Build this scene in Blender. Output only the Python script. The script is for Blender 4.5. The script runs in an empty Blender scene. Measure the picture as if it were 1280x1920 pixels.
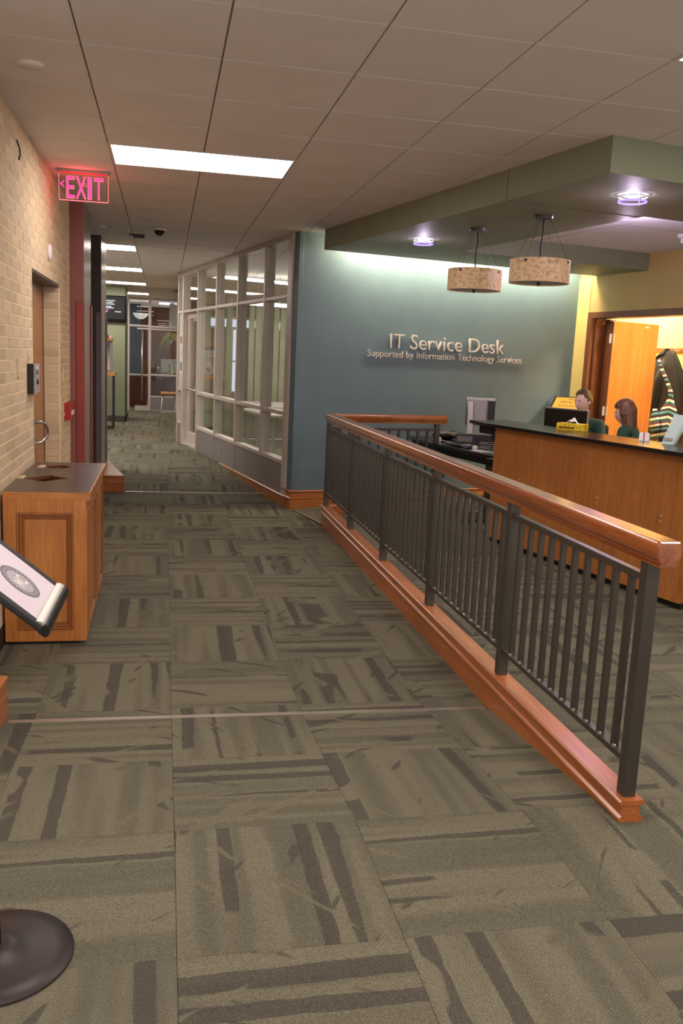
import bpy, bmesh, math, random
from mathutils import Vector, Matrix, Euler
random.seed(7)
SC = bpy.context.scene
COL = SC.collection
# ---------------------------------------------------------------- camera
def make_camera():
    yaw, pitch, roll = [math.radians(a) for a in (11.7, -9.9, 2.70)]
    cy, sy, cp, sp = math.cos(yaw), math.sin(yaw), math.cos(pitch), math.sin(pitch)
    f = Vector((sy*cp, cy*cp, sp)); r = Vector((cy, -sy, 0)); u = r.cross(f)
    c, s = math.cos(roll), math.sin(roll)
    r2 = c*r + s*u; u2 = -s*r + c*u
    cam = bpy.data.cameras.new('camera'); o = bpy.data.objects.new('camera', cam); COL.objects.link(o)
    M = Matrix((r2, u2, -f)).transposed().to_4x4(); M.translation = Vector((0, 0, 1.6))
    o.matrix_world = M
    cam.sensor_fit = 'VERTICAL'; cam.sensor_height = 36.0; cam.lens = 36.0*1640/1920
    cam.clip_start = 0.05; cam.clip_end = 200
    SC.camera = o
make_camera()
# ---------------------------------------------------------------- world, exposure
W = bpy.data.worlds.new('world'); SC.world = W; W.use_nodes = True
W.node_tree.nodes['Background'].inputs[0].default_value = (1.0, 0.895, 0.84, 1)
W.node_tree.nodes['Background'].inputs[1].default_value = 1.15
SC.view_settings.view_transform = 'Standard'
SC.view_settings.look = 'None'
SC.view_settings.gamma = 1.0
SC.view_settings.exposure = 0.32
SC.view_settings.use_curve_mapping = False
LIGHT_E = 13.0        # radiance of the ceiling troffers
# ---------------------------------------------------------------- colour / node helpers
def lin(h):
    if isinstance(h, str):
        h = [int(h[i:i+2], 16)/255 for i in (0, 2, 4)]
    return tuple((c/12.92 if c <= .04045 else ((c+.055)/1.055)**2.4) for c in h) + (1,)
MATS = {}
class NT:
    def __init__(s, name):
        s.m = bpy.data.materials.new(name); s.m.use_nodes = True
        s.t = s.m.node_tree; s.n = s.t.nodes; s.l = s.t.links
        s.b = s.n['Principled BSDF']; MATS[name] = s.m
    def add(s, t, **k):
        n = s.n.new(t)
        for a, v in k.items():
            if a.startswith('i_'): n.inputs[a[2:].replace('_', ' ')].default_value = v
            else: setattr(n, a, v)
        return n
    def link(s, a, b): s.l.new(a, b)
    def ramp(s, fac, stops, mode='LINEAR'):
        r = s.n.new('ShaderNodeValToRGB'); r.color_ramp.interpolation = mode
        e = r.color_ramp.elements
        while len(e) < len(stops): e.new(.5)
        for el, (p, c) in zip(e, stops): el.position = p; el.color = c if len(c) == 4 else (*c, 1)
        s.link(fac, r.inputs[0]); return r.outputs[0]
    def math(s, op, a, b=None, c=None):
        n = s.n.new('ShaderNodeMath'); n.operation = op
        for i, v in enumerate((a, b, c)):
            if v is None: continue
            if isinstance(v, (int, float)): n.inputs[i].default_value = v
            else: s.link(v, n.inputs[i])
        return n.outputs[0]
    def mix(s, f, a, b, mode='MIX'):
        n = s.n.new('ShaderNodeMix'); n.data_type = 'RGBA'; n.blend_type = mode
        for i, v in ((0, f), (6, a), (7, b)):
            if isinstance(v, (int, float, tuple)): n.inputs[i].default_value = v
            else: s.link(v, n.inputs[i])
        return n.outputs[2]
    def coords(s, kind='Object', scale=(1, 1, 1), loc=(0, 0, 0), rot=(0, 0, 0)):
        t = s.n.new('ShaderNodeTexCoord'); m = s.n.new('ShaderNodeMapping')
        m.inputs['Scale'].default_value = scale; m.inputs['Location'].default_value = loc; m.inputs['Rotation'].default_value = rot
        s.link(t.outputs[kind], m.inputs[0]); return m.outputs[0]
    def noise(s, vec, scale, detail=2, rough=.5, dist=0, d='3D'):
        n = s.n.new('ShaderNodeTexNoise'); n.noise_dimensions = d
        n.inputs['Scale'].default_value = scale; n.inputs['Detail'].default_value = detail
        n.inputs['Roughness'].default_value = rough; n.inputs['Distortion'].default_value = dist
        s.link(vec, n.inputs['Vector']); return n.outputs['Fac']
    def bump(s, h, strength=.2, dist=.01):
        b = s.n.new('ShaderNodeBump'); b.inputs['Strength'].default_value = strength; b.inputs['Distance'].default_value = dist
        s.link(h, b.inputs['Height']); s.link(b.outputs[0], s.b.inputs['Normal'])
    def set(s, **k):
        for a, v in k.items():
            i = s.b.inputs[a.replace('_', ' ')]
            if hasattr(v, 'is_linked') or hasattr(v, 'links'): s.link(v, i)
            else: i.default_value = v
        return s

def paint(name, col, rough=.6, var=.04, bumps=.05, bscale=250, metal=0, coat=0):
    t = NT(name); v = t.coords()
    n = t.noise(v, 3.0, 3)
    c = lin(col); d = tuple(x*(1-var*2) for x in c[:3])+(1,); e = tuple(min(1, x*(1+var*2)) for x in c[:3])+(1,)
    t.set(Base_Color=t.ramp(n, [(.3, d), (.7, e)]), Roughness=rough, Metallic=metal)
    if coat: t.set(Coat_Weight=coat, Coat_Roughness=.15)
    if bumps: t.bump(t.noise(v, bscale, 2), bumps, .002)
    return t.m
def wood(name, c1, c2, axis='z', scale=1.0, rough=.35, coat=.3, ring=.5):
    t = NT(name)
    sc = {'x': (1.2, 22, 22), 'y': (22, 1.2, 22), 'z': (22, 22, 1.2)}[axis]
    v = t.coords('Object', tuple(s*scale for s in sc))
    n = t.noise(v, 1.0, 5, .6, .6)
    v2 = t.coords('Object', tuple(s*scale*4 for s in sc)); n2 = t.noise(v2, 1.6, 3, .6)
    b = t.noise(t.coords('Object', (1.5, 1.5, 1.5)), 1.5, 2)
    base = t.ramp(n, [(.3, lin(c1)), (.7, lin(c2))])
    m = t.mix(.45, base, t.ramp(n2, [(.35, (.55, .5, .45, 1)), (.62, (1.12, 1.1, 1.08, 1))]), 'MULTIPLY')
    m = t.mix(.5, m, t.ramp(b, [(.3, (.78, .74, .70, 1)), (.7, (1.1, 1.1, 1.1, 1))]), 'MULTIPLY')
    t.set(Base_Color=m, Roughness=rough, Coat_Weight=coat, Coat_Roughness=.18)
    t.bump(n2, .04, .002)
    return t.m
def emis(name, col, st):
    t = NT(name); t.b.inputs['Specular IOR Level'].default_value = .1; t.set(Base_Color=(.02, .02, .02, 1), Emission_Color=lin(col), Emission_Strength=st); return t.m
def glass(name, tint=(.93, .96, .94), gloss=.10, rough=.0, k=1.2):
    t = NT(name); t.n.remove(t.b)
    out = t.n['Material Output']
    tr = t.add('ShaderNodeBsdfTransparent'); tr.inputs[0].default_value = (*tint, 1)
    gl = t.add('ShaderNodeBsdfGlossy'); gl.inputs[0].default_value = (.9, .9, .9, 1); gl.inputs['Roughness'].default_value = rough
    fr = t.add('ShaderNodeFresnel'); ge = t.add('ShaderNodeNewGeometry')
    t.link(t.math('MULTIPLY_ADD', ge.outputs['Backfacing'], 1/1.5-1.5, 1.5), fr.inputs[0])
    f2 = t.math('MULTIPLY_ADD', fr.outputs[0], k, gloss*.4)
    mx = t.add('ShaderNodeMixShader'); t.link(f2, mx.inputs[0]); t.link(tr.outputs[0], mx.inputs[1]); t.link(gl.outputs[0], mx.inputs[2])
    t.link(mx.outputs[0], out.inputs[0]); return t.m

# ---------------------------------------------------------------- mesh helpers
class MB:
    def __init__(s): s.v = []; s.f = []; s.m = []; s.mi = 0
    def _add(s, vs, fs):
        b = len(s.v); s.v += [tuple(v) for v in vs]
        for f in fs: s.f.append(tuple(b+i for i in f)); s.m.append(s.mi)
        return s
    def box(s, x0, y0, z0, x1, y1, z1):
        x0, x1 = sorted((x0, x1)); y0, y1 = sorted((y0, y1)); z0, z1 = sorted((z0, z1))
        vs = [(x, y, z) for z in (z0, z1) for y in (y0, y1) for x in (x0, x1)]
        return s._add(vs, [(0, 2, 3, 1), (4, 5, 7, 6), (0, 1, 5, 4), (2, 6, 7, 3), (0, 4, 6, 2), (1, 3, 7, 5)])
    def hexa(s, p): return s._add(p, [(0, 3, 2, 1), (4, 5, 6, 7), (0, 1, 5, 4), (1, 2, 6, 5), (2, 3, 7, 6), (3, 0, 4, 7)])
    def prism(s, poly, z0, z1, top=None):
        a = sum(poly[i][0]*poly[(i+1) % len(poly)][1]-poly[(i+1) % len(poly)][0]*poly[i][1] for i in range(len(poly)))
        if a < 0: poly = poly[::-1]; top = top[::-1] if top else None
        n = len(poly); t = top or poly
        vs = [(p[0], p[1], z0) for p in poly]+[(p[0], p[1], z1) for p in t]
        fs = [tuple(range(n))[::-1], tuple(range(n, 2*n))]+[(i, (i+1) % n, n+(i+1) % n, n+i) for i in range(n)]
        return s._add(vs, fs)
    def lathe(s, prof, n=32, c=(0, 0, 0), cap=True):
        vs = []; fs = []
        for r, z in prof:
            for k in range(n):
                a = 2*math.pi*k/n; vs.append((c[0]+r*math.cos(a), c[1]+r*math.sin(a), c[2]+z))
        for i in range(len(prof)-1):
            for k in range(n):
                fs.append((i*n+k, i*n+(k+1) % n, (i+1)*n+(k+1) % n, (i+1)*n+k))
        if cap:
            if prof[0][0] > 1e-5: fs.append(tuple(range(n))[::-1])
            if prof[-1][0] > 1e-5: fs.append(tuple(range((len(prof)-1)*n, len(prof)*n)))
        return s._add(vs, fs)
    def tube(s, pts, r, n=8, cap=True):
        pts = [Vector(p) for p in pts]; rs = r if isinstance(r, (list, tuple)) else [r]*len(pts)
        vs = []; fs = []; up = None
        for i, p in enumerate(pts):
            d = (pts[min(i+1, len(pts)-1)]-pts[max(i-1, 0)]).normalized()
            if up is None: up = Vector((0, 0, 1)) if abs(d.z) < .9 else Vector((1, 0, 0))
            x = up.cross(d)
            x = x.normalized() if x.length > 1e-6 else Vector((1, 0, 0)); y = d.cross(x).normalized(); up = y
            for k in range(n):
                a = 2*math.pi*k/n; vs.append(p+(x*math.cos(a)+y*math.sin(a))*rs[i])
        for i in range(len(pts)-1):
            for k in range(n): fs.append((i*n+k, i*n+(k+1) % n, (i+1)*n+(k+1) % n, (i+1)*n+k))
        if cap: fs += [tuple(range(n))[::-1], tuple(range((len(pts)-1)*n, len(pts)*n))]
        return s._add(vs, fs)
    def sweep(s, path, prof, z=0.0):
        """prof = closed loop of (lateral to the right, height), swept along a 2-D path with mitres"""
        P = [Vector(p[:2]) for p in path]; n = len(prof); vs = []; fs = []
        for i, p in enumerate(P):
            ds = []
            if i > 0: ds.append((P[i]-P[i-1]).normalized())
            if i < len(P)-1: ds.append((P[i+1]-P[i]).normalized())
            nr = [Vector((d.y, -d.x)) for d in ds]
            m = sum(nr, Vector((0, 0))).normalized(); k = 1/max(.3, m.dot(nr[0]))
            for a, h in prof: q = p+m*k*a; vs.append((q.x, q.y, z+h))
        for i in range(len(P)-1):
            for j in range(n): fs.append((i*n+j, i*n+(j+1) % n, (i+1)*n+(j+1) % n, (i+1)*n+j))
        fs += [tuple(range(n))[::-1], tuple(range((len(P)-1)*n, len(P)*n))]
        return s._add(vs, fs)
    def grid(s, fn, nu, nv, closeu=False):
        vs = [fn(i/(nu if closeu else nu-1), j/(nv-1)) for j in range(nv) for i in range(nu)]
        fs = []
        for j in range(nv-1):
            for i in range(nu if closeu else nu-1):
                i2 = (i+1) % nu; fs.append((j*nu+i, j*nu+i2, (j+1)*nu+i2, (j+1)*nu+i))
        return s._add(vs, fs)
    def xf(s, M):
        s.v = [tuple(M @ Vector(v)) for v in s.v]; return s
    def mesh(s, name, mats=None, smooth=False):
        me = bpy.data.meshes.new(name); me.from_pydata(s.v, [], s.f)
        if mats is not None:
            for m in (mats if isinstance(mats, (list, tuple)) else [mats]): me.materials.append(m)
            if isinstance(mats, (list, tuple)): me.polygons.foreach_set('material_index', s.m)
        if smooth: me.polygons.foreach_set('use_smooth', [True]*len(me.polygons))
        me.update(); return me
def obj(name, mb, mat=None, parent=None, smooth=False, bevel=0, seg=2, autos=None, M=None, fixn=False):
    me = mb if isinstance(mb, bpy.types.Mesh) else mb.mesh(name, mat, smooth)
    if fixn:
        bm = bmesh.new(); bm.from_mesh(me); bmesh.ops.recalc_face_normals(bm, faces=bm.faces); bm.to_mesh(me); bm.free()
    o = bpy.data.objects.new(name, me); COL.objects.link(o)
    if parent is not None: o.parent = parent
    if M is not None: o.matrix_local = M
    if bevel:
        b = o.modifiers.new('bevel', 'BEVEL'); b.width = bevel; b.segments = seg; b.limit_method = 'ANGLE'; b.angle_limit = math.radians(40)
    if autos: 
        me.polygons.foreach_set('use_smooth', [True]*len(me.polygons))
        try: me.set_sharp_from_angle(angle=math.radians(autos))
        except Exception: pass
    return o
def thing(name, label, cat, loc=(0, 0, 0), rotz=0, group=None, M=None):
    o = bpy.data.objects.new(name, None); o.empty_display_size = .1; COL.objects.link(o)
    o.matrix_world = M if M is not None else Matrix.Translation(loc) @ Matrix.Rotation(rotz, 4, 'Z')
    o['label'] = label; o['category'] = cat
    if group: o['group'] = group
    return o
def tag(o, label, cat, group=None):
    o['label'] = label; o['category'] = cat
    if group: o['group'] = group
    return o
def struct(name, mb, mat, parent=None, label=None, **k):
    o = obj(name, mb, mat, parent, **k)
    if parent is None: o['kind'] = 'structure'
    if label: o['label'] = label
    return o
def Box(*a): return MB().box(*a)
def copy_tree(o, parent=None):
    c = o.copy(); COL.objects.link(c); c.parent = parent
    for ch in list(o.children): copy_tree(ch, c)
    return c
# service-area frame: origin at the wall corner B, u along the green wall, v away from the viewer
TH = math.radians(10.8)
BX, BY = 1.43, 9.8
E1 = (math.cos(TH), math.sin(TH)); E2 = (-E1[1], E1[0])
def uv(u, v): return (BX+u*E1[0]+v*E2[0], BY+u*E1[1]+v*E2[1])
UVM = Matrix.Translation((BX, BY, 0)) @ Matrix.Rotation(TH, 4, 'Z')
def UVT(u, v, z=0, rot=0): return UVM @ Matrix.Translation((u, v, z)) @ Matrix.Rotation(rot, 4, 'Z')
CEIL = 2.95; LOW = -0.12

# ================================================================ materials
m_brickmortar = paint('mortar', 'eadbb8', .9, .06, .3, 90)
def mk_brick():
    t = NT('tan_brick'); v = t.coords('Object', (1, 1, 1))
    oi = t.add('ShaderNodeObjectInfo'); at = t.add('ShaderNodeAttribute', attribute_name='rnd')
    r = t.math('FRACT', t.math('ADD', oi.outputs['Random'], at.outputs['Fac']))
    n = t.noise(v, 60, 4, .65); n2 = t.noise(v, 9, 2)
    base = t.ramp(r, [(0, lin('ccb596')), (.35, lin('d8c1a0')), (.7, lin('d0b999')), (1, lin('c3ad8d'))])
    m = t.mix(.35, base, t.ramp(n, [(.3, (.72, .7, .66, 1)), (.6, (1.1, 1.1, 1.1, 1))]), 'MULTIPLY')
    m = t.mix(.25, m, t.ramp(n2, [(.3, (.8, .78, .74, 1)), (.7, (1.1, 1.1, 1.1, 1))]), 'MULTIPLY')
    t.set(Base_Color=m, Roughness=.85); t.bump(n, .25, .004); return t.m
m_brick = mk_brick()
def mk_carpet():
    t = NT('carpet')
    uvn = t.add('ShaderNodeUVMap', uv_map='UVMap'); rnd = t.add('ShaderNodeAttribute', attribute_name='rnd')
    sep = t.add('ShaderNodeSeparateXYZ'); t.link(uvn.outputs[0], sep.inputs[0])
    a, b = sep.outputs[0], sep.outputs[1]; r = t.math('MULTIPLY', rnd.outputs['Fac'], 37.0)
    def vec(x, y, z):
        c = t.add('ShaderNodeCombineXYZ')
        for i, q in enumerate((x, y, z)):
            if isinstance(q, (int, float)): c.inputs[i].default_value = q
            else: t.link(q, c.inputs[i])
        return c.outputs[0]
    wob = t.noise(vec(a, b, r), 9, 3)
    a2 = t.math('ADD', a, t.math('MULTIPLY', wob, .022))
    tone = t.noise(vec(t.math('MULTIPLY', a2, 11.0), t.math('MULTIPLY', b, .5), r), 1.0, 1)
    base = t.ramp(tone, [(.36, lin('646154')), (.45, lin('686557')), (.50, lin('6e6a5a')), (.58, lin('757160'))])
    ds = t.noise(vec(t.math('MULTIPLY', a2, 13.0), t.math('MULTIPLY', b, .35), t.math('ADD', r, 11.3)), 1.0, .3)
    msk = t.noise(vec(t.math('MULTIPLY', a, 3.0), t.math('MULTIPLY', b, 3.0), t.math('ADD', r, 71.3)), 1.0, .8)
    dark = t.math('MULTIPLY', t.ramp(ds, [(.585, (0, 0, 0)), (.605, (1, 1, 1))]), t.ramp(msk, [(.42, (0, 0, 0)), (.445, (1, 1, 1))]))
    # slanting branches, dark and light
    ax = t.math('ADD', t.math('MULTIPLY', a, .80), t.math('MULTIPLY', b, .60))
    bx = t.math('SUBTRACT', t.math('MULTIPLY', b, .80), t.math('MULTIPLY', a, .60))
    br = t.noise(vec(t.math('MULTIPLY', ax, 13.0), t.math('MULTIPLY', bx, 2.4), t.math('ADD', r, 5.1)), 1.0, 1.5, .5, .3)
    lightb = t.ramp(br, [(.655, (0, 0, 0)), (.68, (1, 1, 1))])
    ax2 = t.math('SUBTRACT', t.math('MULTIPLY', a, .86), t.math('MULTIPLY', b, .5))
    bx2 = t.math('ADD', t.math('MULTIPLY', b, .86), t.math('MULTIPLY', a, .5))
    br2 = t.noise(vec(t.math('MULTIPLY', ax2, 15.0), t.math('MULTIPLY', bx2, 2.6), t.math('ADD', r, 25.1)), 1.0, 1.5, .5, .3)
    darkb = t.ramp(br2, [(.675, (0, 0, 0)), (.70, (1, 1, 1))])
    c = t.mix(t.math('MULTIPLY', dark, .8), base, lin('4b4942'))
    c = t.mix(t.math('MULTIPLY', darkb, .8), c, lin('4d4b44'))
    c = t.mix(t.math('MULTIPLY', lightb, .8), c, lin('726d5b'))
    # knit loops
    loops = t.math('MULTIPLY', t.math('SINE', t.math('MULTIPLY', a, 1000.0)), t.math('SINE', t.math('ADD', t.math('MULTIPLY', b, 700.0), t.math('MULTIPLY', t.math('SINE', t.math('MULTIPLY', a, 500.0)), 1.5))))
    fine = t.noise(vec(t.math('MULTIPLY', a, 320.0), t.math('MULTIPLY', b, 180.0), r), 1.0, 2)
    k = t.ramp(t.math('ADD', t.math('MULTIPLY', loops, .16), fine), [(.30, (.58, .57, .56)), (.72, (1.32, 1.31, 1.28))])
    c = t.mix(1.0, c, k, 'MULTIPLY')
    t.set(Base_Color=c, Roughness=.95); t.b.inputs['Specular IOR Level'].default_value = .15
    t.bump(t.math('ADD', loops, fine), .35, .003); return t.m
m_carpet = mk_carpet()
m_sub = paint('subfloor', '4a463c', .9)
def mk_tile():
    t = NT('ceiling_tile'); v = t.coords('Object', (1, 1, 1))
    n = t.noise(v, 240, 3, .7); n2 = t.noise(v, 2, 2)
    c = t.mix(1.0, t.ramp(n, [(.3, lin('d4ccc8')), (.55, lin('e8e0dc'))]), t.ramp(n2, [(.3, (.95, .94, .93, 1)), (.7, (1.03, 1.03, 1.03, 1))]), 'MULTIPLY')
    t.set(Base_Color=c, Roughness=.9); t.bump(n, .3, .003); return t.m
m_tile = mk_tile()
m_grid = paint('ceiling_grid', 'a09488', .6, .02, 0)
m_white_grid = paint('upper_ceiling', 'e0dbe4', .8, .02, .05)
m_light = emis('lamp_diffuser', 'fff2ea', LIGHT_E)
m_frame_w = paint('lamp_frame', 'd8d0c8', .5, .02, 0)
m_green = paint('teal_wall_paint', '5f747d', .55, .03, .12, 120)
m_soffit = paint('sage_paint', '83866f', .6, .02, .1, 120)
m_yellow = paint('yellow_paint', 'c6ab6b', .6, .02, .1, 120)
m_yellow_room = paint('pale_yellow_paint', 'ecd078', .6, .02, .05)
m_metal = paint('window_frame_metal', 'c8bdb4', .4, .03, .03, 300, metal=.15)
m_metal_panel = paint('metal_panel', '908a88', .42, .03, .03, 300, metal=.2)
m_glass = glass('pane_glass', (.95, .985, .96), .12)
m_glass_far = glass('far_pane_glass', (.92, .95, .95), .02, 0, .25)
m_rail = paint('bronze_metal', '4a443c', .36, .03, .03, 400, metal=.35)
m_weld = paint('weld_metal', '8c857c', .3, .05, .1, 300, metal=.8)
m_wood_rail = wood('handrail_wood', '8a4620', 'ae6530', 'y', .6, .22, .7)
m_wood_rail_x = wood('handrail_wood_cross', '8a4a20', 'ac6830', 'x', .6, .25, .6)
m_wood_curb = wood('curb_wood', 'a45c2e', 'c0753c', 'y', .5, .3, .5)
m_wood_trim = wood('trim_wood', 'a8642f', 'c47f42', 'x', .5, .35, .3)
m_desk = wood('desk_wood', 'a5652f', 'bd7d43', 'z', 1.4, .4, .25)
m_cab = wood('cabinet_wood', 'b06a30', 'cc8a48', 'z', .7, .35, .35)
m_cab_x = wood('cabinet_wood_cross', 'b06a30', 'cc8a48', 'x', .7, .35, .35)
m_cab_dark = wood('cabinet_wood_dark', '8e4f24', 'a5652f', 'z', .7, .35, .35)
m_door = wood('door_wood', 'a4642c', 'ba7a3c', 'z', .8, .35, .3)
m_frame_brown = wood('door_frame_wood', '6b3d22', '7f4a2a', 'z', 1, .4, .2)
m_black = paint('black_laminate', '191817', .22, .05, .02, 300)
m_black_matte = paint('black_plastic', '1c1b1c', .45, .05, .05)
m_darklam = paint('dark_laminate_top', '4d403b', .3, .08, .05, 400)
m_silver = paint('silver_metal', 'b5b0ac', .3, .03, .02, 300, metal=.8)
m_silver_pl = paint('silver_plastic', '9b9793', .4, .03, .02)
m_white = paint('white_plastic', 'dedad6', .45, .02, 0)
m_cream = paint('cream_plate', 'd6c6a0', .5, .02, 0)
m_red = paint('red_plastic', 'a81f1f', .4, .03, 0)
m_maroon = paint('maroon_paint', '915a55', .45, .03, .05)
m_maroon2 = paint('dark_red_panel', '96403a', .4, .04, .05)
m_graybrown = paint('gray_brown_metal', '8d8078', .3, .04, .03, 300, metal=.5)
m_darkcol = paint('dark_brown_paint', '443837', .45, .04, .05)
m_darkpanel = paint('brown_panel', '75666a', .4, .04, .05)
m_rubber = paint('black_rubber', '161514', .6, .05, 0)

# ================================================================ floor with carpet tiles
PX, PY, OX, OY = .63, .661, .05, 2.133
def clip(poly, A, Bp):                     # keep the left side of the line A->B
    out = []
    def side(p): return (Bp[0]-A[0])*(p[1]-A[1])-(Bp[1]-A[1])*(p[0]-A[0])
    for i in range(len(poly)):
        p, q = poly[i], poly[(i+1) % len(poly)]; sp, sq = side(p), side(q)
        if sp >= 0: out.append(p)
        if (sp >= 0) != (sq >= 0):
            t = sp/(sp-sq); out.append((p[0]+(q[0]-p[0])*t, p[1]+(q[1]-p[1])*t))
    return out
RX = 1.668                                   # middle of the railing
cB = uv(0, 0); rR = uv(1.45, 0); rQ = uv(1.45, -.93); cQ = (RX, 8.9)
gT = uv(-.02, 3.1); gF = uv(-.02, 9)
def ramp(y0, y1, z0, z1): return lambda x, y: z0+(z1-z0)*min(1, max(0, (y-y0)/(y1-y0)))
def sideramp(x, y):
    u = (x-BX)*E1[0]+(y-BY)*E1[1]; v = (x-BX)*E2[0]+(y-BY)*E2[1]
    u0 = .25*(-v)/.93                       # the strip runs from the corner to the curb end
    return LOW+(0-LOW)*min(1, max(0, (u-u0)/(1.45-u0)))
XL, XR, YN, YF = -5.0, 7.5, -2.0, 29.0
REG = [  # convex polygons (counter-clockwise) with their height
 ([(XL, YN), (XR, YN), (XR, 2.68), (XL, 2.68)], lambda x, y: 0),
 ([(-1.0, 2.68), (RX, 2.68), (RX, 4.02), (-1.0, 4.02)], ramp(2.68, 4.02, 0, LOW)),
 ([(-1.0, 4.02), (RX, 4.02), (RX, 8.9), (-1.0, 8.9)], lambda x, y: LOW),
 ([(-1.0, 8.9), (RX, 8.9), cB, (BX-.2, 10.9), (-1.0, 10.9)], lambda x, y: LOW),
 ([(-1.0, 10.9), (BX-.2, 10.9), (uv(0, 3.1)[0], 12.85), (-1.0, 12.85)], ramp(10.9, 12.85, LOW, 0)),
 ([(XL, 12.85), (uv(0, 3.1)[0], 12.85), uv(0, 6.34), (XL, uv(0, 6.34)[1])], lambda x, y: 0),
 ([(XL, uv(0, 6.34)[1]), uv(0, 6.34), (.42, 24.2), (.42, YF), (XL, YF)][:2]+[(.245, YF), (XL, YF)], lambda x, y: 0),
 ([(.245, uv(0, 6.34)[1]), (.6, uv(0, 6.34)[1]), (.6, YF), (.245, YF)], lambda x, y: 0),
 ([cQ, rQ, rR, cB], sideramp),
 ([(RX, 2.68), (XR, 2.68), (XR, 9), uv(1.45, -.93), cQ], lambda x, y: 0),
 ([uv(1.45, -.93), uv(6.2, -.93), uv(6.2, 2.4), uv(3.72, 2.4), uv(3.72, 0), rR], lambda x, y: 0),
]
# the polygon beside the glass corner must stay convex: recheck orientation is ccw
floor_mb = MB()
for poly, fz in REG[:]:
    n = len(poly)
    floor_mb._add([(p[0], p[1], fz(*p)-.012) for p in poly], [tuple(range(n))])
floor_mb.box(XL, YN, -.30, XR, 4.0, -.26)
floor = struct('floor', floor_mb, m_sub, label='olive carpet tile floor dipping to a lower walkway between two gentle ramps')
def tile_geo(poly, fz, ix, iy, V, F, UV, RN):
    x0, y0 = OX+ix*PX, OY+iy*PY; k = (ix+iy) % 2; g = .0012
    cx = sum(p[0] for p in poly)/len(poly); cy = sum(p[1] for p in poly)/len(poly)
    b = len(V); n = len(poly)
    rs = random.Random(ix*131+iy*977); rnd = rs.random(); fl = rs.random() < .5; dz = 0
    uvs = []
    for (x, y) in poly:
        d = math.hypot(x-cx, y-cy) or 1
        X, Y = x-(x-cx)/d*g, y-(y-cy)/d*g
        a, c = (x-x0), (y-y0)
        if fl: a = PX-a
        uvs.append((c, a) if k else (a, c))
        V.append((X, Y, fz(x, y)+dz))
    for i in range(n): V.append((poly[i][0], poly[i][1], fz(*poly[i])-.006))
    F.append(tuple(b+i for i in range(n))); UV += uvs; RN += [rnd]
    for i in range(n):
        j = (i+1) % n; F.append((b+n+i, b+n+j, b+j, b+i)); UV += [uvs[i], uvs[j], uvs[j], uvs[i]]; RN += [rnd]
def tile_mesh(name, V, F, UV, RN):
    me = bpy.data.meshes.new(name); me.from_pydata(V, [], F); me.materials.append(m_carpet)
    ul = me.uv_layers.new(name='UVMap'); ul.data.foreach_set('uv', [c for q in UV for c in q])
    at = me.attributes.new('rnd', 'FLOAT', 'FACE'); at.data.foreach_set('value', RN); me.update(); return me
SV, SF, SU, SR = [], [], [], []
tiles = []
for poly, fz in REG:
    a = sum(poly[i][0]*poly[(i+1) % len(poly)][1]-poly[(i+1) % len(poly)][0]*poly[i][1] for i in range(len(poly)))
    if a < 0: poly = poly[::-1]
    xs = [p[0] for p in poly]; ys = [p[1] for p in poly]
    for ix in range(math.floor((min(xs)-OX)/PX), math.ceil((max(xs)-OX)/PX)):
        for iy in range(math.floor((min(ys)-OY)/PY), math.ceil((max(ys)-OY)/PY)):
            x0, y0 = OX+ix*PX, OY+iy*PY
            q = [(x0, y0), (x0+PX, y0), (x0+PX, y0+PY), (x0, y0+PY)]
            for i in range(len(poly)):
                q = clip(q, poly[i], poly[(i+1) % len(poly)])
                if not q: break
            if not q or len(q) < 3: continue
            ar = abs(sum(q[i][0]*q[(i+1) % len(q)][1]-q[(i+1) % len(q)][0]*q[i][1] for i in range(len(q))))/2
            if ar < .002: continue
            tiles.append((y0, x0, q, fz, ix, iy))
def near(t):
    y, x = t[0], t[1]
    return (1.0 < y < 12.0 and -1.0 < x < min(4.2, .55+.62*y))
cand = sorted([t for t in tiles if near(t)], key=lambda t: t[0])
near_set = set(id(t) for t in cand[:290])
for t in tiles:
    y0, x0, q, fz, ix, iy = t
    if id(t) in near_set:
        V, F, U, R_ = [], [], [], []; tile_geo(q, fz, ix, iy, V, F, U, R_)
        obj('carpet_tile', tile_mesh('carpet_tile', V, F, U, R_), parent=floor)
    else: tile_geo(q, fz, ix, iy, SV, SF, SU, SR)
o = obj('carpet_tile_field', tile_mesh('carpet_tile_field', SV, SF, SU, SR), parent=floor); o['kind'] = 'stuff'
# metal strips where the ramps start
m_strip = paint('strip_metal', 'a2978c', .35, .03, .05, 200, metal=.6)
struct('trim_1', MB().prism([(-.69, 4.005), (1.62, 3.975), (1.62, 4.005), (-.69, 4.035)], LOW-.004, LOW+.005), m_strip, label='thin metal strip across the carpet at the foot of the near ramp', bevel=.0015)
struct('trim_2', MB().prism([(-.455, 10.88), (1.22, 10.88), (1.22, 10.915), (-.455, 10.915)], LOW-.004, LOW+.006), m_strip, label='thin metal strip across the carpet at the foot of the far ramp', bevel=.0015)
s1, s2 = (1.46, 9.66), (1.625, 8.93)
struct('trim_3', MB().prism([s1, s2, (s2[0]+.035, s2[1]+.005), (s1[0]+.035, s1[1]+.005)], LOW-.004, LOW+.006), m_strip, label='metal strip between the wall corner and the far end of the railing curb')

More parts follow.
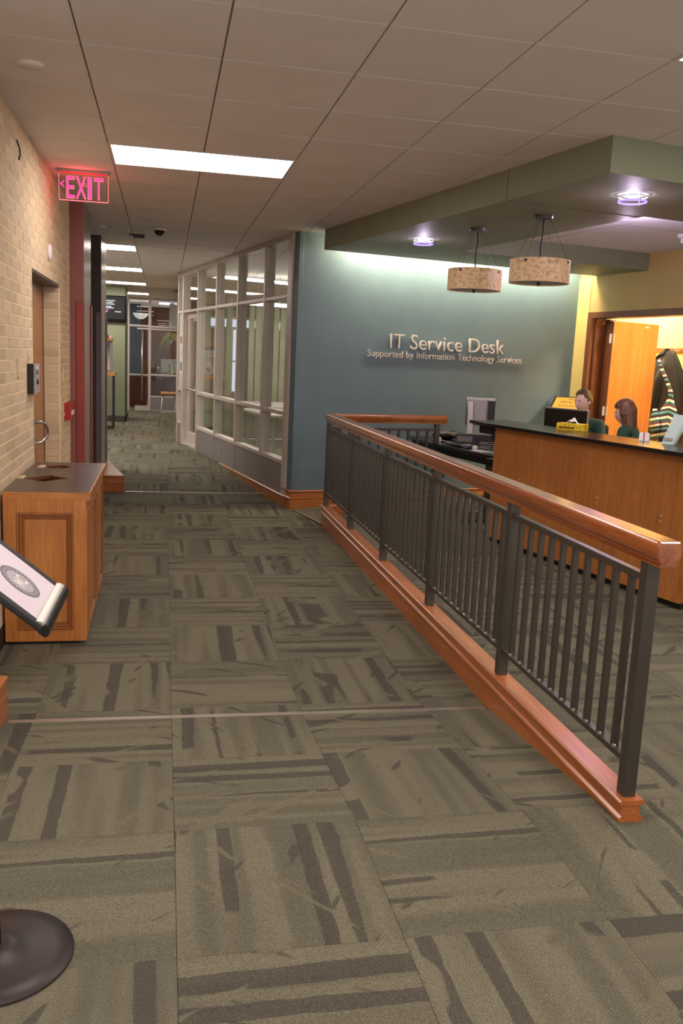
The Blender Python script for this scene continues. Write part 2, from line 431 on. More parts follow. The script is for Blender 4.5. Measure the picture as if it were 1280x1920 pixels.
# ================================================================ ceiling
struct_c = MB(); 
GX, GY, COX, COY = .6365, .66, -.39, 4.41
OPU0, OPU1, OPV0, OPV1 = 1.32, 3.72, -3.92, -1.22        # opening in the dropped soffit
ceil = struct('ceiling', MB().box(-6, -3, CEIL+.012, 8.0, 30, CEIL+.04), m_grid, label='beige suspended ceiling of square mineral tiles in a thin grid')
LIGHTS = [(0, 3), (0, -3), (4, -2), (4, -7), (0, -8), (8, -2), (-4, -4), (-6, 8), (8, 3), (4, 13), (6, 11), (-6, 14), (-4, 12), (-4, 17), (-4, 22), (-4, 27), (-5, 33), (1, 33)]   # (column, row) of troffers covering two tiles
FAR = [12.35, 15.6, 18.9, 22.0]
lightcells = set()
for (i, j) in LIGHTS: lightcells |= {(i, j), (i+1, j)}
farcells = set()
for y in FAR:
    j = round((y-COY)/GY); farcells.add(j); lightcells |= {(-2, j), (-1, j)}
base_tile = MB().box(0, 0, 0, GX-.009, GY-.013, .012).mesh('ceiling_tile', m_tile)
TV = MB(); cnt = 0
for j in range(-9, 37):
    for i in range(-8, 12):
        if (i, j) in lightcells: continue
        x, y = COX+i*GX+.0045, COY+j*GY+.0065
        # leave out the tiles that the lowered sage soffit covers
        d = Vector((x+GX/2-BX, y+GY/2-BY)); u = d.x*E1[0]+d.y*E1[1]; v = d.x*E2[0]+d.y*E2[1]
        if y < 12.0 and y > 1.8 and -1.2 < x < .45+.62*y and x < 5.0 and not (u > .6 and v > -4.5) and cnt < 295:
            o = obj('ceiling_tile', base_tile, parent=ceil); o.location = (x, y, CEIL); cnt += 1
        else: TV.box(x, y, CEIL, x+GX-.009, y+GY-.013, CEIL+.012)
o = obj('ceiling_tile_field', TV, m_tile, ceil); o['kind'] = 'stuff'
lt = None
LL = {(-5, 33): 'added ceiling troffer behind the far partition, left one', (1, 33): 'added ceiling troffer behind the far partition, right one', (6, 11): 'added ceiling troffer in the glazed room by the teal corner', (0, 3): 'large glowing troffer in the ceiling near the exit sign', (4, -2): 'ceiling troffer cut by the right edge of the frame', (4, 13): 'ceiling troffer inside the glazed room, nearer one'}  # far-partition and teal-corner troffers are added to brighten the rooms there
def troffer(x, y, label, group=None):
    global lt
    if lt is None:
        lt = thing('ceiling_light', label, 'light', (x, y, CEIL), group=group)
        w, d = GX*2, GY
        fr = MB(); e = .018
        for b in ((0, 0, w, e), (0, d-e, w, d), (0, e, e, d-e), (w-e, e, w, d-e)): fr.box(b[0], b[1], -.004, b[2], b[3], .012)
        obj('lamp_frame', fr, m_frame_w, lt)
        obj('diffuser', Box(e, e, 0, w-e, d-e, .008), m_light, lt)
        return lt
    c = copy_tree(lt); c.location = (x, y, CEIL); c['label'] = label
    if group: c['group'] = group
    elif 'group' in c.keys(): del c['group']
    return c
for (i, j) in LIGHTS: troffer(COX+i*GX, COY+j*GY, LL.get((i, j), 'added ceiling troffer out of view'), None if (i, j) in LL else 'added unseen troffers')  # all other cells: unseen troffers added to brighten the space
for k, y in enumerate(FAR):
    j = round((y-COY)/GY)
    troffer(COX-2*GX, COY+j*GY, 'glowing troffer beyond the brown columns, ' + ['first', 'second', 'third', 'last'][k]+' from the front')

# ================================================================ outer shell (out of view)
m_beige = paint('beige_paint', '8d7c66', .8, .02, .03)
struct('wall_left_unseen', Box(-4.6, 1.0, -.3, -4.5, 30, CEIL), m_beige)  # unseen wall added to keep the bright background out of glass reflections
# ================================================================ left brick wall
WX = -.90
CH, BL = .0677, .305
def in_door(y, z): return 6.5 <= y <= 8.14 and z < 2.12
wl = MB()
def wbox(y0, y1, z0, z1): wl.box(WX-.30, y0, z0, WX-.0025, y1, z1)
wbox(4.15, 6.5, -.3, CEIL+.01); wbox(8.14, 8.98, -.3, CEIL+.01); wbox(6.5, 8.14, 2.12, CEIL+.01)
wall_left = struct('wall_left', wl, m_brickmortar, label='tan brick wall with a recessed wooden door')
bm_cache = {}
def brick_mesh(L, H):
    k = (round(L, 3), round(H, 3))
    if k not in bm_cache:
        g = .0045; m = MB()
        m.box(-.010, g, g, 0, L-g, H-g); me = m.mesh('brick', m_brick)
        at = me.attributes.new('rnd', 'FLOAT', 'FACE'); at.data.foreach_set('value', [0.0]*len(me.polygons)); bm_cache[k] = me
    return bm_cache[k]
bricks = []
rows = int(math.ceil((CEIL-LOW)/CH))
for r in range(rows):
    z0 = LOW+r*CH; z1 = min(z0+CH, CEIL); y = 4.15-(r % 2)*BL/2
    while y < 8.98:
        a, b = max(y, 4.15), min(y+BL, 8.98); segs = [(a, b)]
        if z1 <= 2.13:
            segs = []
            if a < 6.5: segs.append((a, min(b, 6.5)))
            if b > 8.14: segs.append((max(a, 8.14), b))
        for (p, q) in segs:
            if q-p > .03: bricks.append((p, q, z0, z1))
        y += BL
vis = sorted([b for b in bricks if b[1] > 5.1 and b[2] > .6], key=lambda b: b[0])
sel = set(id(b) for b in vis[:265])
SB = MB(); SBr = []
for b in bricks:
    p, q, z0, z1 = b
    if id(b) in sel:
        o = obj('brick', brick_mesh(q-p, z1-z0), parent=wall_left); o.location = (WX, p, z0)
    else:
        g = .0045; SB.box(WX-.010, p+g, z0+g, WX, q-g, z1-g); SBr += [random.random()]*6
o = obj('brick_field', SB, m_brick, wall_left); o['kind'] = 'stuff'
at = o.data.attributes.new('rnd', 'FLOAT', 'FACE'); at.data.foreach_set('value', SBr)
# far jamb of the door recess, facing the viewer
jb = {}
for r in range(int((2.12-LOW)/CH)+1):
    z0 = LOW+r*CH; z1 = min(z0+CH, 2.12); g = .0045
    segs = [(-1.08, -.905)] if r % 2 else [(-1.08, -1.06), (-1.055, -.905)]
    for (p, q) in segs:
        if z1-z0 < .03: continue
        k = (round(q-p, 3), round(z1-z0, 3))
        if k not in jb: jb[k] = MB().box(g, -.006, g, q-p-g, 0.006, z1-z0-g).mesh('brick', m_brick)
        o = obj('brick', jb[k], parent=wall_left); o.location = (p, 8.14, z0)
# steel lintel under the opening
obj('lintel', Box(-1.20, 6.5, 2.10, -.905, 8.14, 2.12), m_darkcol, wall_left)
struct('baseboard_left', MB().box(WX, 4.15, LOW, WX+.008, 6.5, 0.0).box(WX, 8.14, LOW, WX+.008, 8.98, 0), m_rubber, label='black rubber baseboard under the brick wall')
# recessed door
dl = struct('door_1', Box(-1.085, 6.55, LOW, -1.04, 8.10, 2.10), m_door, label='orange wooden door set back in the brick wall', bevel=.003)
obj('door_frame', MB().box(-1.10, 6.5, LOW, -1.035, 6.55, 2.12).box(-1.10, 8.10, LOW, -1.035, 8.14, 2.12).box(-1.10, 6.55, 2.06, -1.035, 8.10, 2.12), m_frame_brown, dl)
pts = [(-1.04, 7.5, .97), (-.99, 7.5, .985), (-.955, 7.54, .96), (-.945, 7.60, .90), (-.955, 7.60, .85), (-.99, 7.54, .81), (-1.04, 7.5, .80)]
obj('handle', MB().tube(pts, .013, 10), m_silver, dl, smooth=True)
obj('handle_plate', Box(-1.041, 7.47, .76, -1.033, 7.53, 1.01), m_silver, dl)
# wall devices
def plate(name, label, cat, y0, y1, z0, z1, mat, th=.01, x=WX):
    t = thing(name, label, cat, (x, (y0+y1)/2, z0)); h = z1-z0; w = y1-y0
    obj('cover', Box(0, -w/2, 0, th, w/2, h), mat, t, bevel=.002); return t, w, h
t, w, h = plate('wall_plate', 'blank cream cover plate on brick left of the intercom', 'plate', 5.80, 5.89, 1.395, 1.515, m_cream)
obj('screw', MB().lathe([(.004, 0), (.004, .002), (0, .003)], 8).xf(Matrix.Translation((.01, 0, h*.2)) @ Matrix.Rotation(math.pi/2, 4, 'Y')), m_silver, t)
t, w, h = plate('light_switch', 'small cream switch on brick just above the intercom', 'switch', 6.23, 6.31, 1.475, 1.54, m_cream, .008)
obj('toggle', Box(.008, -.006, .022, .018, .006, .042), m_cream, t)
t, w, h = plate('intercom', 'grey and black metal intercom beside the wooden door', 'intercom', 6.22, 6.48, 1.275, 1.47, m_silver_pl, .045)
obj('side_shell', Box(0, -w/2-.012, -.004, .04, -w/2, h+.004), m_black_matte, t)
obj('speaker_grille', MB().box(.045, -.045, h*.66, .047, .045, h*.70).box(.045, -.045, h*.74, .047, .045, h*.78), m_black_matte, t)
obj('call_button', MB().lathe([(.02, 0), (.02, .006), (.014, .009), (0, .009)], 16).xf(Matrix.Translation((.045, 0, h*.4)) @ Matrix.Rotation(math.pi/2, 4, 'Y')), m_black_matte, t, smooth=True)
obj('badge', Box(.045, -.05, h*.84, .047, .05, h*.93), m_white, t)
t, w, h = plate('wall_plate', 'narrow cream plate on the brick pier above the fire alarm', 'plate', 8.28, 8.36, 1.285, 1.41, m_cream)
obj('screw', MB().lathe([(.004, 0), (.004, .002), (0, .003)], 8).xf(Matrix.Translation((.01, 0, h*.5)) @ Matrix.Rotation(math.pi/2, 4, 'Y')), m_silver, t)
t, w, h = plate('light_switch', 'cream plate on the brick pier left of the red alarm', 'switch', 8.25, 8.33, .93, 1.05, m_cream, .008)
obj('toggle', Box(.008, -.006, .05, .018, .006, .075), m_cream, t)
t, w, h = plate('fire_alarm_box', 'red fire alarm box at the end of the brick wall', 'fire alarm', 8.42, 8.86, .93, 1.085, m_red, .05)
obj('pull_handle', Box(.05, -.08, h*.25, .06, .08, h*.5), m_white, t)
t = thing('wall_disc', 'round white disc high on the brick above the door', 'detector', (WX, 7.405, 2.314))
obj('disc_body', MB().lathe([(.066, 0), (.066, .012), (.055, .022), (0, .024)], 28).xf(Matrix.Rotation(math.pi/2, 4, 'Y')), m_white, t, smooth=True)
t = thing('wall_bracket', 'thin metal bracket high on the brick near the ceiling', 'bracket', (WX, 5.93, 2.72))
obj('bracket_arm', MB().tube([(.004, -.03, .10), (.02, -.02, .05), (.02, .0, .02), (.004, .05, 0)], .005, 6), m_rubber, t)
obj('bracket_plate', Box(0, -.04, .06, .004, -.02, .12), m_cream, t)

# brown columns beyond the brick wall
def column(y0, y1, x1, mfront, mside, mpanel, lab, z0=0.0, mpf=None, zb=-.12):
    t = thing('column', lab, 'column', (WX-.1, (y0+y1)/2, z0))
    ox, oy = WX-.1, (y0+y1)/2
    b = MB(); b.box(-.10, y0-oy, zb, x1-ox-.006, y1-oy, CEIL-z0)
    obj('shaft', b, mfront, t)
    obj('side_cladding', Box(x1-ox-.006, y0-oy+.004, zb+.005, x1-ox, y1-oy, CEIL-z0), mside, t)
    zt = 2.03
    obj('front_panel', Box(.155, y0-oy-.022, zb+.005, x1-ox+.004, y0-oy, zt-z0), mpanel, t, bevel=.006)
    obj('side_panel', Box(x1-ox, y1-oy-.10, zb+.005, x1-ox+.016, y1-oy+.01, zt-z0), mpf or mpanel, t, bevel=.005)
    return t
column(9.0, 9.80, -.770, m_maroon, m_graybrown, m_maroon2, 'maroon column with a darker red panel, against the end of the brick wall', 0)
column(11.45, 12.35, -.775, m_darkcol, m_graybrown, m_darkpanel, 'near-black brown column standing behind the maroon one', 0, None, .086)
# filling walls between the columns (seen from the side)
struct('wall_left_far', MB().box(-1.3, 9.75, -.12, -1.12, 11.6, CEIL), m_darkcol)

# wooden curbs at the left ends of the ramps
def curb_poly(name, lab, poly, z0, cap=.022):
    t = thing(name, lab, 'curb', (poly[0][0], poly[0][1], z0))
    ox, oy = poly[0][:2]; P = [(p[0]-ox, p[1]-oy) for p in poly]
    cx = sum(p[0] for p in P)/len(P); cy = sum(p[1] for p in P)/len(P)
    def off(k): return [(p[0]+(p[0]-cx)/math.hypot(p[0]-cx, p[1]-cy)*k, p[1]+(p[1]-cy)/math.hypot(p[0]-cx, p[1]-cy)*k) for p in P]
    obj('curb_body', MB().prism(P, 0, .085-z0-.02), m_wood_curb, t)
    obj('curb_cap', MB().prism(off(.014), .085-z0-cap, .085-z0), m_wood_curb, t, bevel=.008, seg=3)
    obj('molding', MB().prism(off(.012), -z0-.012, -z0+.008), m_wood_curb, t, bevel=.006, seg=3)
    return t
curb_poly('wood_curb', 'wedge of reddish wood curb at the foot of the dark column', [(-.47, 10.86), (-.735, 12.3), (-1.05, 12.3), (-1.05, 10.86)], LOW)
curb_poly('wood_curb', 'tip of a wood curb at the left edge beside the near strip', [(-.70, 4.07), (-1.3, 4.07), (-1.3, 2.9), (-.80, 2.9)], LOW)

# ================================================================ waste cabinet
def framed_door(t, name, x0, x1, z0, z1, face, mat=m_cab, mx=m_cab_x, fw=.055, th=.02):
    """raised-panel door lying in the local x-z plane, facing -y; face = 4x4 placing it"""
    b = MB().box(x0, -th, z0, x0+fw, 0, z1).box(x1-fw, -th, z0, x1, 0, z1).box(x0+fw, -th, z0, x1-fw, 0, z0+fw).box(x0+fw, -th, z1-fw, x1-fw, 0, z1)
    d = obj(name, b, mat, t, bevel=.003, M=face)
    # stepped molding
    m = MB()
    for (o1, w1, y1) in ((fw-.004, .016, -th-.006), (fw+.012, .014, -th+.002), (fw+.026, .012, -th+.008)):
        a0, a1, c0, c1 = x0+o1, x1-o1, z0+o1, z1-o1
        m.box(a0, y1, c0, a0+w1, -.001, c1).box(a1-w1, y1, c0, a1, -.001, c1).box(a0+w1, y1, c0, a1-w1, -.001, c0+w1).box(a0+w1, y1, c1-w1, a1-w1, -.001, c1)
    obj('molding', m, m_cab_dark, d, bevel=.004)
    k = fw+.038
    obj('raised_panel', MB().box(x0+k, -th+.004, z0+k, x1-k, 0, z1-k), mat, d, bevel=.004)
    return d
CX0, CX1, CY0, CY1, CZ = -.885, -.430, 5.14, 6.50, .78
cab = thing('waste_cabinet', 'wooden waste cabinet with dark top and two openings, against the brick wall', 'cabinet', (CX0, CY0, LOW))
H = CZ-LOW; Wd = CX1-CX0; Dp = CY1-CY0
obj('body', MB().box(.0, .0, .035, Wd-.02, Dp, H-.045), m_cab, cab)
obj('toe_kick', Box(.02, .02, 0, Wd-.04, Dp-.02, .035), m_rubber, cab)
framed_door(cab, 'front_panel', .0, Wd-.0, .02, H-.045, Matrix.Identity(4), fw=.075)
fs = Matrix.Translation((Wd-.02, 0, 0)) @ Matrix.Rotation(math.pi/2, 4, 'Z')
d1 = framed_door(cab, 'door', .03, Dp/2-.004, .03, H-.055, fs, fw=.06)
d2 = framed_door(cab, 'door', Dp/2+.004, Dp-.03, .03, H-.055, fs, fw=.06)
# top slab with two openings
def slab_with_holes(x0, y0, x1, y1, z0, z1, holes):
    bm = bmesh.new()
    def ring(pts, z): return [bm.verts.new((x, y, z)) for x, y in pts]
    outer = [(x0, y0), (x1, y0), (x1, y1), (x0, y1)]
    for z, flip in ((z1, False), (z0, True)):
        es = []
        for pts in [outer]+holes:
            vs = ring(pts, z); es += [bm.edges.new((vs[i], vs[(i+1) % len(vs)])) for i in range(len(vs))]
        bmesh.ops.triangle_fill(bm, use_beauty=True, use_dissolve=False, edges=es)
    for pts in [outer]+holes:
        n = len(pts)
        for i in range(n):
            a, b = pts[i], pts[(i+1) % n]
            bm.faces.new([bm.verts.new((a[0], a[1], z0)), bm.verts.new((b[0], b[1], z0)), bm.verts.new((b[0], b[1], z1)), bm.verts.new((a[0], a[1], z1))])
    bmesh.ops.remove_doubles(bm, verts=bm.verts, dist=1e-5); bmesh.ops.recalc_face_normals(bm, faces=bm.faces)
    me = bpy.data.meshes.new('countertop'); bm.to_mesh(me); bm.free(); return me
dia = [(.245, .17), (.36, .36), (.245, .55), (.13, .36)]      # diamond
dia = [(.031, .52), (.175, .685), (.303, .556), (.163, .398)]
circ = [(.175+.08*math.cos(a*math.pi/12), 1.10+.09*math.sin(a*math.pi/12)) for a in range(24)]
me = slab_with_holes(.0, .0, Wd+.009, Dp, H-.012, H, [dia, circ]); me.materials.append(m_darklam)
obj('countertop', me, parent=cab)
e = MB(); e.box(-.002, -.012, H-.05, Wd+.022, 0, H-.001).box(Wd+.008, 0, H-.05, Wd+.022, Dp, H-.001)
obj('top_edge', e, m_cab_x, cab, bevel=.002)
for pts in (dia, circ):
    hl = MB()
    n = len(pts)
    for i in range(n):
        a, b = pts[i], pts[(i+1) % n]
        cxx = sum(p[0] for p in pts)/n; cyy = sum(p[1] for p in pts)/n
        def o_(p, k): return (cxx+(p[0]-cxx)*k, cyy+(p[1]-cyy)*k)
        a1, b1 = o_(a, 1.0), o_(b, 1.0); a2, b2 = o_(a, .94), o_(b, .94)
        hl.hexa([(a1[0], a1[1], H-.02), (b1[0], b1[1], H-.02), (b2[0], b2[1], H-.02), (a2[0], a2[1], H-.02), (a1[0], a1[1], H+.001), (b1[0], b1[1], H+.001), (b2[0], b2[1], H+.001), (a2[0], a2[1], H+.001)])
    obj('opening_rim', hl, m_frame_brown, cab)
obj('opening_shade_plate', MB().box(.02, .30, H-.0450, .36, .72, H-.0435).box(.06, .98, H-.0450, .30, 1.22, H-.0435), m_rubber, cab)  # black plates paint the shade inside the openings; the body is solid
for (px_, py_) in ((.012, .575), (.066, 1.11)):
    lp = obj('label_plate', Box(px_-.022, py_-.06, H, px_+.022, py_+.06, H+.003), m_cream, cab, bevel=.001)
    obj('printed_lines', MB().box(px_-.018, py_-.04, H+.003, px_-.012, py_+.04, H+.0036).box(px_-.002, py_-.035, H+.003, px_+.004, py_+.035, H+.0036), m_frame_brown, lp)

# ================================================================ exit sign
m_acr = NT('sign_acrylic'); m_acr.set(Base_Color=lin('ffd6d2'), Roughness=.05); m_acr.n.remove(m_acr.b)
_t = m_acr; tr = _t.add('ShaderNodeBsdfTransparent'); tr.inputs[0].default_value = (1, .93, .92, 1)
gl = _t.add('ShaderNodeBsdfGlossy'); gl.inputs['Roughness'].default_value = .05
mx = _t.add('ShaderNodeMixShader'); mx.inputs[0].default_value = .08; _t.link(tr.outputs[0], mx.inputs[1]); _t.link(gl.outputs[0], mx.inputs[2]); _t.link(mx.outputs[0], _t.n['Material Output'].inputs[0])
m_acr = _t.m
m_exit = emis('exit_letter_glow', 'ff4a9c', .95)
m_exit_edge = emis('exit_edge_glow', 'ff6a70', 1.6)
m_exit_red = emis('exit_red_glow', 'ff1420', 1.8)
ex = thing('exit_sign', 'red glowing edge-lit exit sign hanging from the ceiling by the brick wall', 'sign', (-.635, 7.42, CEIL), math.radians(-2))
obj('canopy', Box(-.20, -.035, -.02, .20, .035, 0), m_silver_pl, ex, bevel=.004)
obj('panel', Box(-.185, -.004, -.228, .185, .004, -.02), m_acr, ex)
obj('panel_glow_edge', MB().box(-.185, -.005, -.231, .185, .005, -.225).box(-.187, -.004, -.228, -.184, .004, -.03).box(.184, -.004, -.228, .187, .004, -.03), m_exit_edge, ex)
obj('lamp_strip', Box(-.17, -.008, -.026, .17, .008, -.02), m_exit_red, ex)
def text_mesh(body, size, extrude=.0, font_off=0.0):
    cu = bpy.data.curves.new('t', 'FONT'); cu.body = body; cu.size = size; cu.extrude = extrude; cu.offset = font_off; cu.resolution_u = 3
    o = bpy.data.objects.new('t', cu); COL.objects.link(o); bpy.context.view_layer.update()
    dg = bpy.context.evaluated_depsgraph_get(); me = bpy.data.meshes.new_from_object(o.evaluated_get(dg))
    bpy.data.objects.remove(o); bpy.data.curves.remove(cu); return me
def fit_text(body, w, h, extrude=0, capref='H', off=0.0):
    """mesh in x-z plane facing -y, left bottom at origin, stretched to width w, cap height h"""
    me = text_mesh(body, 1.0, 0, off); ref = text_mesh(capref, 1.0, 0, off)
    ch = max(v.co.y for v in ref.vertices); x0 = min(v.co.x for v in me.vertices); x1 = max(v.co.x for v in me.vertices)
    bpy.data.meshes.remove(ref); me2 = text_mesh(body, 1.0, extrude/(h/ch) if extrude else 0, off); bpy.data.meshes.remove(me)
    sx, sz = w/(x1-x0), h/ch
    for v in me2.vertices:
        x, y, z = v.co; v.co = ((x-x0)*sx, -z*sz, y*sz)
    return me2
def flat_text(name, body, w, h, mat, parent, M, off=0.0, extrude=.0006):
    me = fit_text(body, w, h, extrude, off=off); me.materials.clear(); me.materials.append(mat)
    return obj(name, me, parent=parent, M=M)
for k, ch in enumerate('EXIT'):
    wds = {'E': .056, 'X': .075, 'I': .024, 'T': .064}
    xs_ = [-.127, -.057, .034, .082]
    mE = flat_text('letter', ch, wds[ch], .158, m_exit, ex, Matrix.Translation((xs_[k], -.006, -.208)), off=.004)
    mE2 = flat_text('letter_outline', ch, wds[ch]+.007, .163, m_exit_edge, ex, Matrix.Translation((xs_[k]-.0035, -.0045, -.2105)), off=.016)
ar = MB(); ar._add([(-.178, -.006, -.11), (-.145, -.006, -.08), (-.145, -.006, -.095), (-.16, -.006, -.11), (-.145, -.006, -.125), (-.145, -.006, -.14)], [(0, 3, 2, 1), (0, 5, 4, 3)])
obj('arrow', ar, m_exit, ex)
lp_ = bpy.data.lights.new('exit_glow', 'POINT'); lp_.color = (1, .08, .08); lp_.energy = 1.6; lp_.shadow_soft_size = .08
lo = bpy.data.objects.new('exit_glow', lp_); COL.objects.link(lo); lo.parent = ex; lo.location = (0, .0, -.10)

# small ceiling devices
def disc(name, label, cat, x, y, z, r, h, mat):
    t = thing(name, label, cat, (x, y, z))
    obj('cover', MB().lathe([(r*.94, -h), (r, -h*.6), (r, 0)], 28), mat, t, smooth=True); 
    obj('rim', MB().lathe([(r*1.08, -h*.3), (r*1.08, 0)], 28), mat, t); return t
disc('speaker_cover', 'round pale cover on the ceiling above the brick wall', 'cover', -.66, 4.81, CEIL, .062, .012, m_tile)
t = thing('dome_camera', 'small black dome camera on the ceiling beyond the troffer', 'camera', (-.075, 10.5, CEIL))
obj('mount_ring', MB().lathe([(.075, -.018), (.08, 0)], 28), m_white, t)
obj('dome', MB().lathe([(.001, -.075), (.03, -.068), (.05, -.05), (.06, -.018)], 24), m_black, t, smooth=True)
t = thing('occupancy_sensor', 'small box sensor on the ceiling left of the dome camera', 'sensor', (-.345, 11.15, CEIL))
obj('housing', MB().box(-.08, -.05, -.035, .09, .05, 0), m_darkcol, t, bevel=.008)
obj('lens', MB().lathe([(.001, -.04), (.018, -.03), (.02, 0)], 12, (-.06, -.04, -.02)), m_white, t, smooth=True)
t = disc('smoke_detector', 'faint round detector on the ceiling above the columns', 'detector', -.72, 10.6, CEIL, .05, .02, m_tile)
t = disc('smoke_detector', 'faint round detector between the far troffers', 'detector', -.62, 13.7, CEIL, .06, .02, m_tile)
t = disc('smoke_detector', 'far ceiling detector by the top of the glass storefront', 'detector', .22, 20.5, CEIL, .07, .05, m_silver_pl)

# ================================================================ railing and curb
curb = thing('railing_curb', 'long orange wood curb with moldings under the metal railing', 'curb', (RX, 2.66, 0))
pA = (0, 0); pB = (0, 8.90-2.66)
def cw(p): return (p[0]-RX, p[1]-2.66)
pC = cw((RX+E1[0]*1.31, 8.90+E1[1]*1.31))
path = [(0, 0), (0, 6.24), pC]
# body down to the low walkway; a slightly sloping foot follows the ramp
body = [(-.036, LOW-.06), (.036, LOW-.06), (.036, .07), (-.036, .07)]
obj('curb_body', MB().sweep(path, body), m_wood_curb, curb)
cap = [(-.043, .066), (.043, .066), (.050, .072), (.050, .079), (.043, .085), (-.043, .085), (-.050, .079), (-.050, .072)]
obj('curb_cap', MB().sweep([(0, -.012), (0, 6.25), pC], cap), m_wood_curb, curb)
mold = [(-.037, 0.0), (.037, 0.0), (.047, .004), (.047, .016), (.037, .024), (-.037, .024), (-.047, .016), (-.047, .004)]
obj('molding', MB().sweep([(0, -.010), (0, 6.25), pC], mold), m_wood_curb, curb)
ral = thing('railing', 'bronze metal railing with a glossy wood handrail beside the ramp', 'railing', (RX, 2.70, .085))
rp = lambda x, y: (x-RX, y-2.70)
rC = rp(RX, 8.87); rD = rp(RX+E1[0]*1.25, 8.87+E1[1]*1.25)
hp = [(-.030, .872), (.030, .872), (.030, .884), (.037, .888), (.037, .896), (.043, .902), (.047, .912), (.048, .944), (.046, .955), (.038, .963), (-.038, .963), (-.046, .955), (-.048, .944), (-.047, .912), (-.043, .902), (-.037, .896), (-.037, .888), (-.030, .884)]
hr = MB().sweep([rp(RX, 2.606), rC], hp)
def nose(k, y): return [(a*k, y, .918+(h-.918)*k) for a, h in hp]
for (k0, y0, k1, y1) in ((1, -.094, .985, -.101), (.985, -.101, .90, -.108)):
    A_, B_ = nose(k0, y0), nose(k1, y1); n_ = len(A_)
    hr._add(A_+B_, [(j, n_+j, n_+(j+1) % n_, (j+1) % n_) for j in range(n_)])
hr._add(nose(.90, -.108), [tuple(range(len(hp)))[::-1]])
obj('handrail', hr, m_wood_rail, ral, autos=35, fixn=True)
obj('handrail', MB().sweep([(rC[0]-.0, rC[1]), (rD[0]+E1[0]*.1, rD[1]+E1[1]*.1)], hp), m_wood_rail_x, ral, autos=35)
def rail_run(a, b, nseg, nb, ends):
    ax, ay = a; bx, by = b; L = math.hypot(bx-ax, by-ay); ang = math.atan2(by-ay, bx-ax)
    M0 = Matrix.Translation((ax, ay, 0)) @ Matrix.Rotation(ang, 4, 'Z'); seg = L/nseg
    post = MB().box(-.025, -.025, 0, .025, .025, .875).mesh('post', m_rail)
    bal = MB().box(-.0115, -.0115, .135, .0115, .0115, .80).mesh('baluster', m_rail)
    wl_ = MB().lathe([(.004, 0), (.011, .003), (.010, .010), (.004, .014)], 8).mesh('weld', m_weld)
    for k in range(nseg+1):
        if (k == 0 and not ends[0]) or (k == nseg and not ends[1]): continue
        o = obj('post', post, parent=ral, M=M0 @ Matrix.Translation((k*seg, 0, 0)), bevel=.003)
    for k in range(nseg):
        x0, x1 = k*seg+.025, (k+1)*seg-.025
        obj('top_rail', Box(x0, -.016, .795, x1, .016, .822), m_rail, ral, M=M0, bevel=.003)
        obj('bottom_rail', Box(x0, -.016, .115, x1, .016, .138), m_rail, ral, M=M0, bevel=.003)
        for i in range(nb):
            x = k*seg+seg*(i+1)/(nb+1)
            bo = obj('baluster', bal, parent=ral, M=M0 @ Matrix.Translation((x, 0, 0)))
            obj('weld', wl_, parent=bo, M=Matrix.Translation((-.014, .012, .136)))
rail_run(rp(RX, 2.70), rC, 5, 10, (1, 1))
rail_run(rC, rD, 1, 10, (0, 1))

# ================================================================ green wall, corner and trims
gw = MB(); gw.box(0, 0, -.3, 3.72, .14, CEIL)
wg = struct('wall_back_teal', gw, m_green, label='teal painted wall behind the service desk'); wg.matrix_world = UVM
cc = MB().box(-.006, -.006, -.02, .045, .16, CEIL)
o = struct('trim_4', cc, m_green, label='teal corner column where the storefront meets the wall', bevel=.004); o.matrix_world = UVM
o = struct('trim_5', MB().box(-.012, -.012, .20, .052, .0, 2.42).box(-.012, -.012, .20, -.006, .12, 2.42), m_green, label='teal corner guard', bevel=.002); o.matrix_world = UVM
bt = MB()
tp = [(-.0, -.25), (.016, -.25), (.016, .0), (.026, .004), (.028, .012), (.018, .02), (.016, .075), (.030, .082), (.034, .092), (.030, .10), (0, .10)]
pth = [(-.006, .32), (-.006, -.012), (3.70, -.012)]
bt.sweep(pth, [(a, h) for a, h in tp])
o = struct('baseboard_back', bt, m_wood_trim, label='orange wood baseboard with double molding along the teal wall', autos=40); o.matrix_world = UVM
# ================================================================ storefront (glass wall)
sf = MB()
S0, S1 = .16, 4.80
MUL = [1.19, 2.41, 3.59, 4.80]
F = .055; D = .09
def bar(mb, s0, s1, z0, z1, d0=-.02, d1=.10): mb.box(d0, s0, z0, d1, s1, z1)
frames = thing('storefront', 'metal-framed glass storefront wall running away from the teal corner', 'glass wall', M=UVM.copy())
allv = [(S0, .30)] + [(m-F/2, m+F/2) for m in MUL] + [(5.86, 5.96), (6.28, 6.34)]
for (a, b) in allv:
    z0 = (.0 if a < .2 else .36) if a < 4.5 else 0
    m_ = MB(); m_.box(-.03, a, z0, .10, b, CEIL)
    obj('mullion', m_, m_metal, frames, bevel=.004)
edges = [.30]+MUL
for i in range(4):
    a = edges[i]+(F/2 if i else 0); b = edges[i+1]-F/2
    for z, h in ((.385, .045), (.95, .045), (2.275, .04), (CEIL-.06, .06)):
        m_ = MB(); m_.box(-.024, a, z-h/2 if z < 2.6 else z, .09, b, z+h/2 if z < 2.6 else CEIL); obj('transom', m_, m_metal, frames, bevel=.003)
    obj('kick_panel', Box(-.012, a-.02, .005, .05, b+.02, .365), m_metal_panel, frames, bevel=.002)
    for z0, z1 in ((.407, .928), (.972, 2.256), (2.295, CEIL-.06)):
        obj('pane', Box(.030, a, z0, .036, b, z1), m_glass, frames)
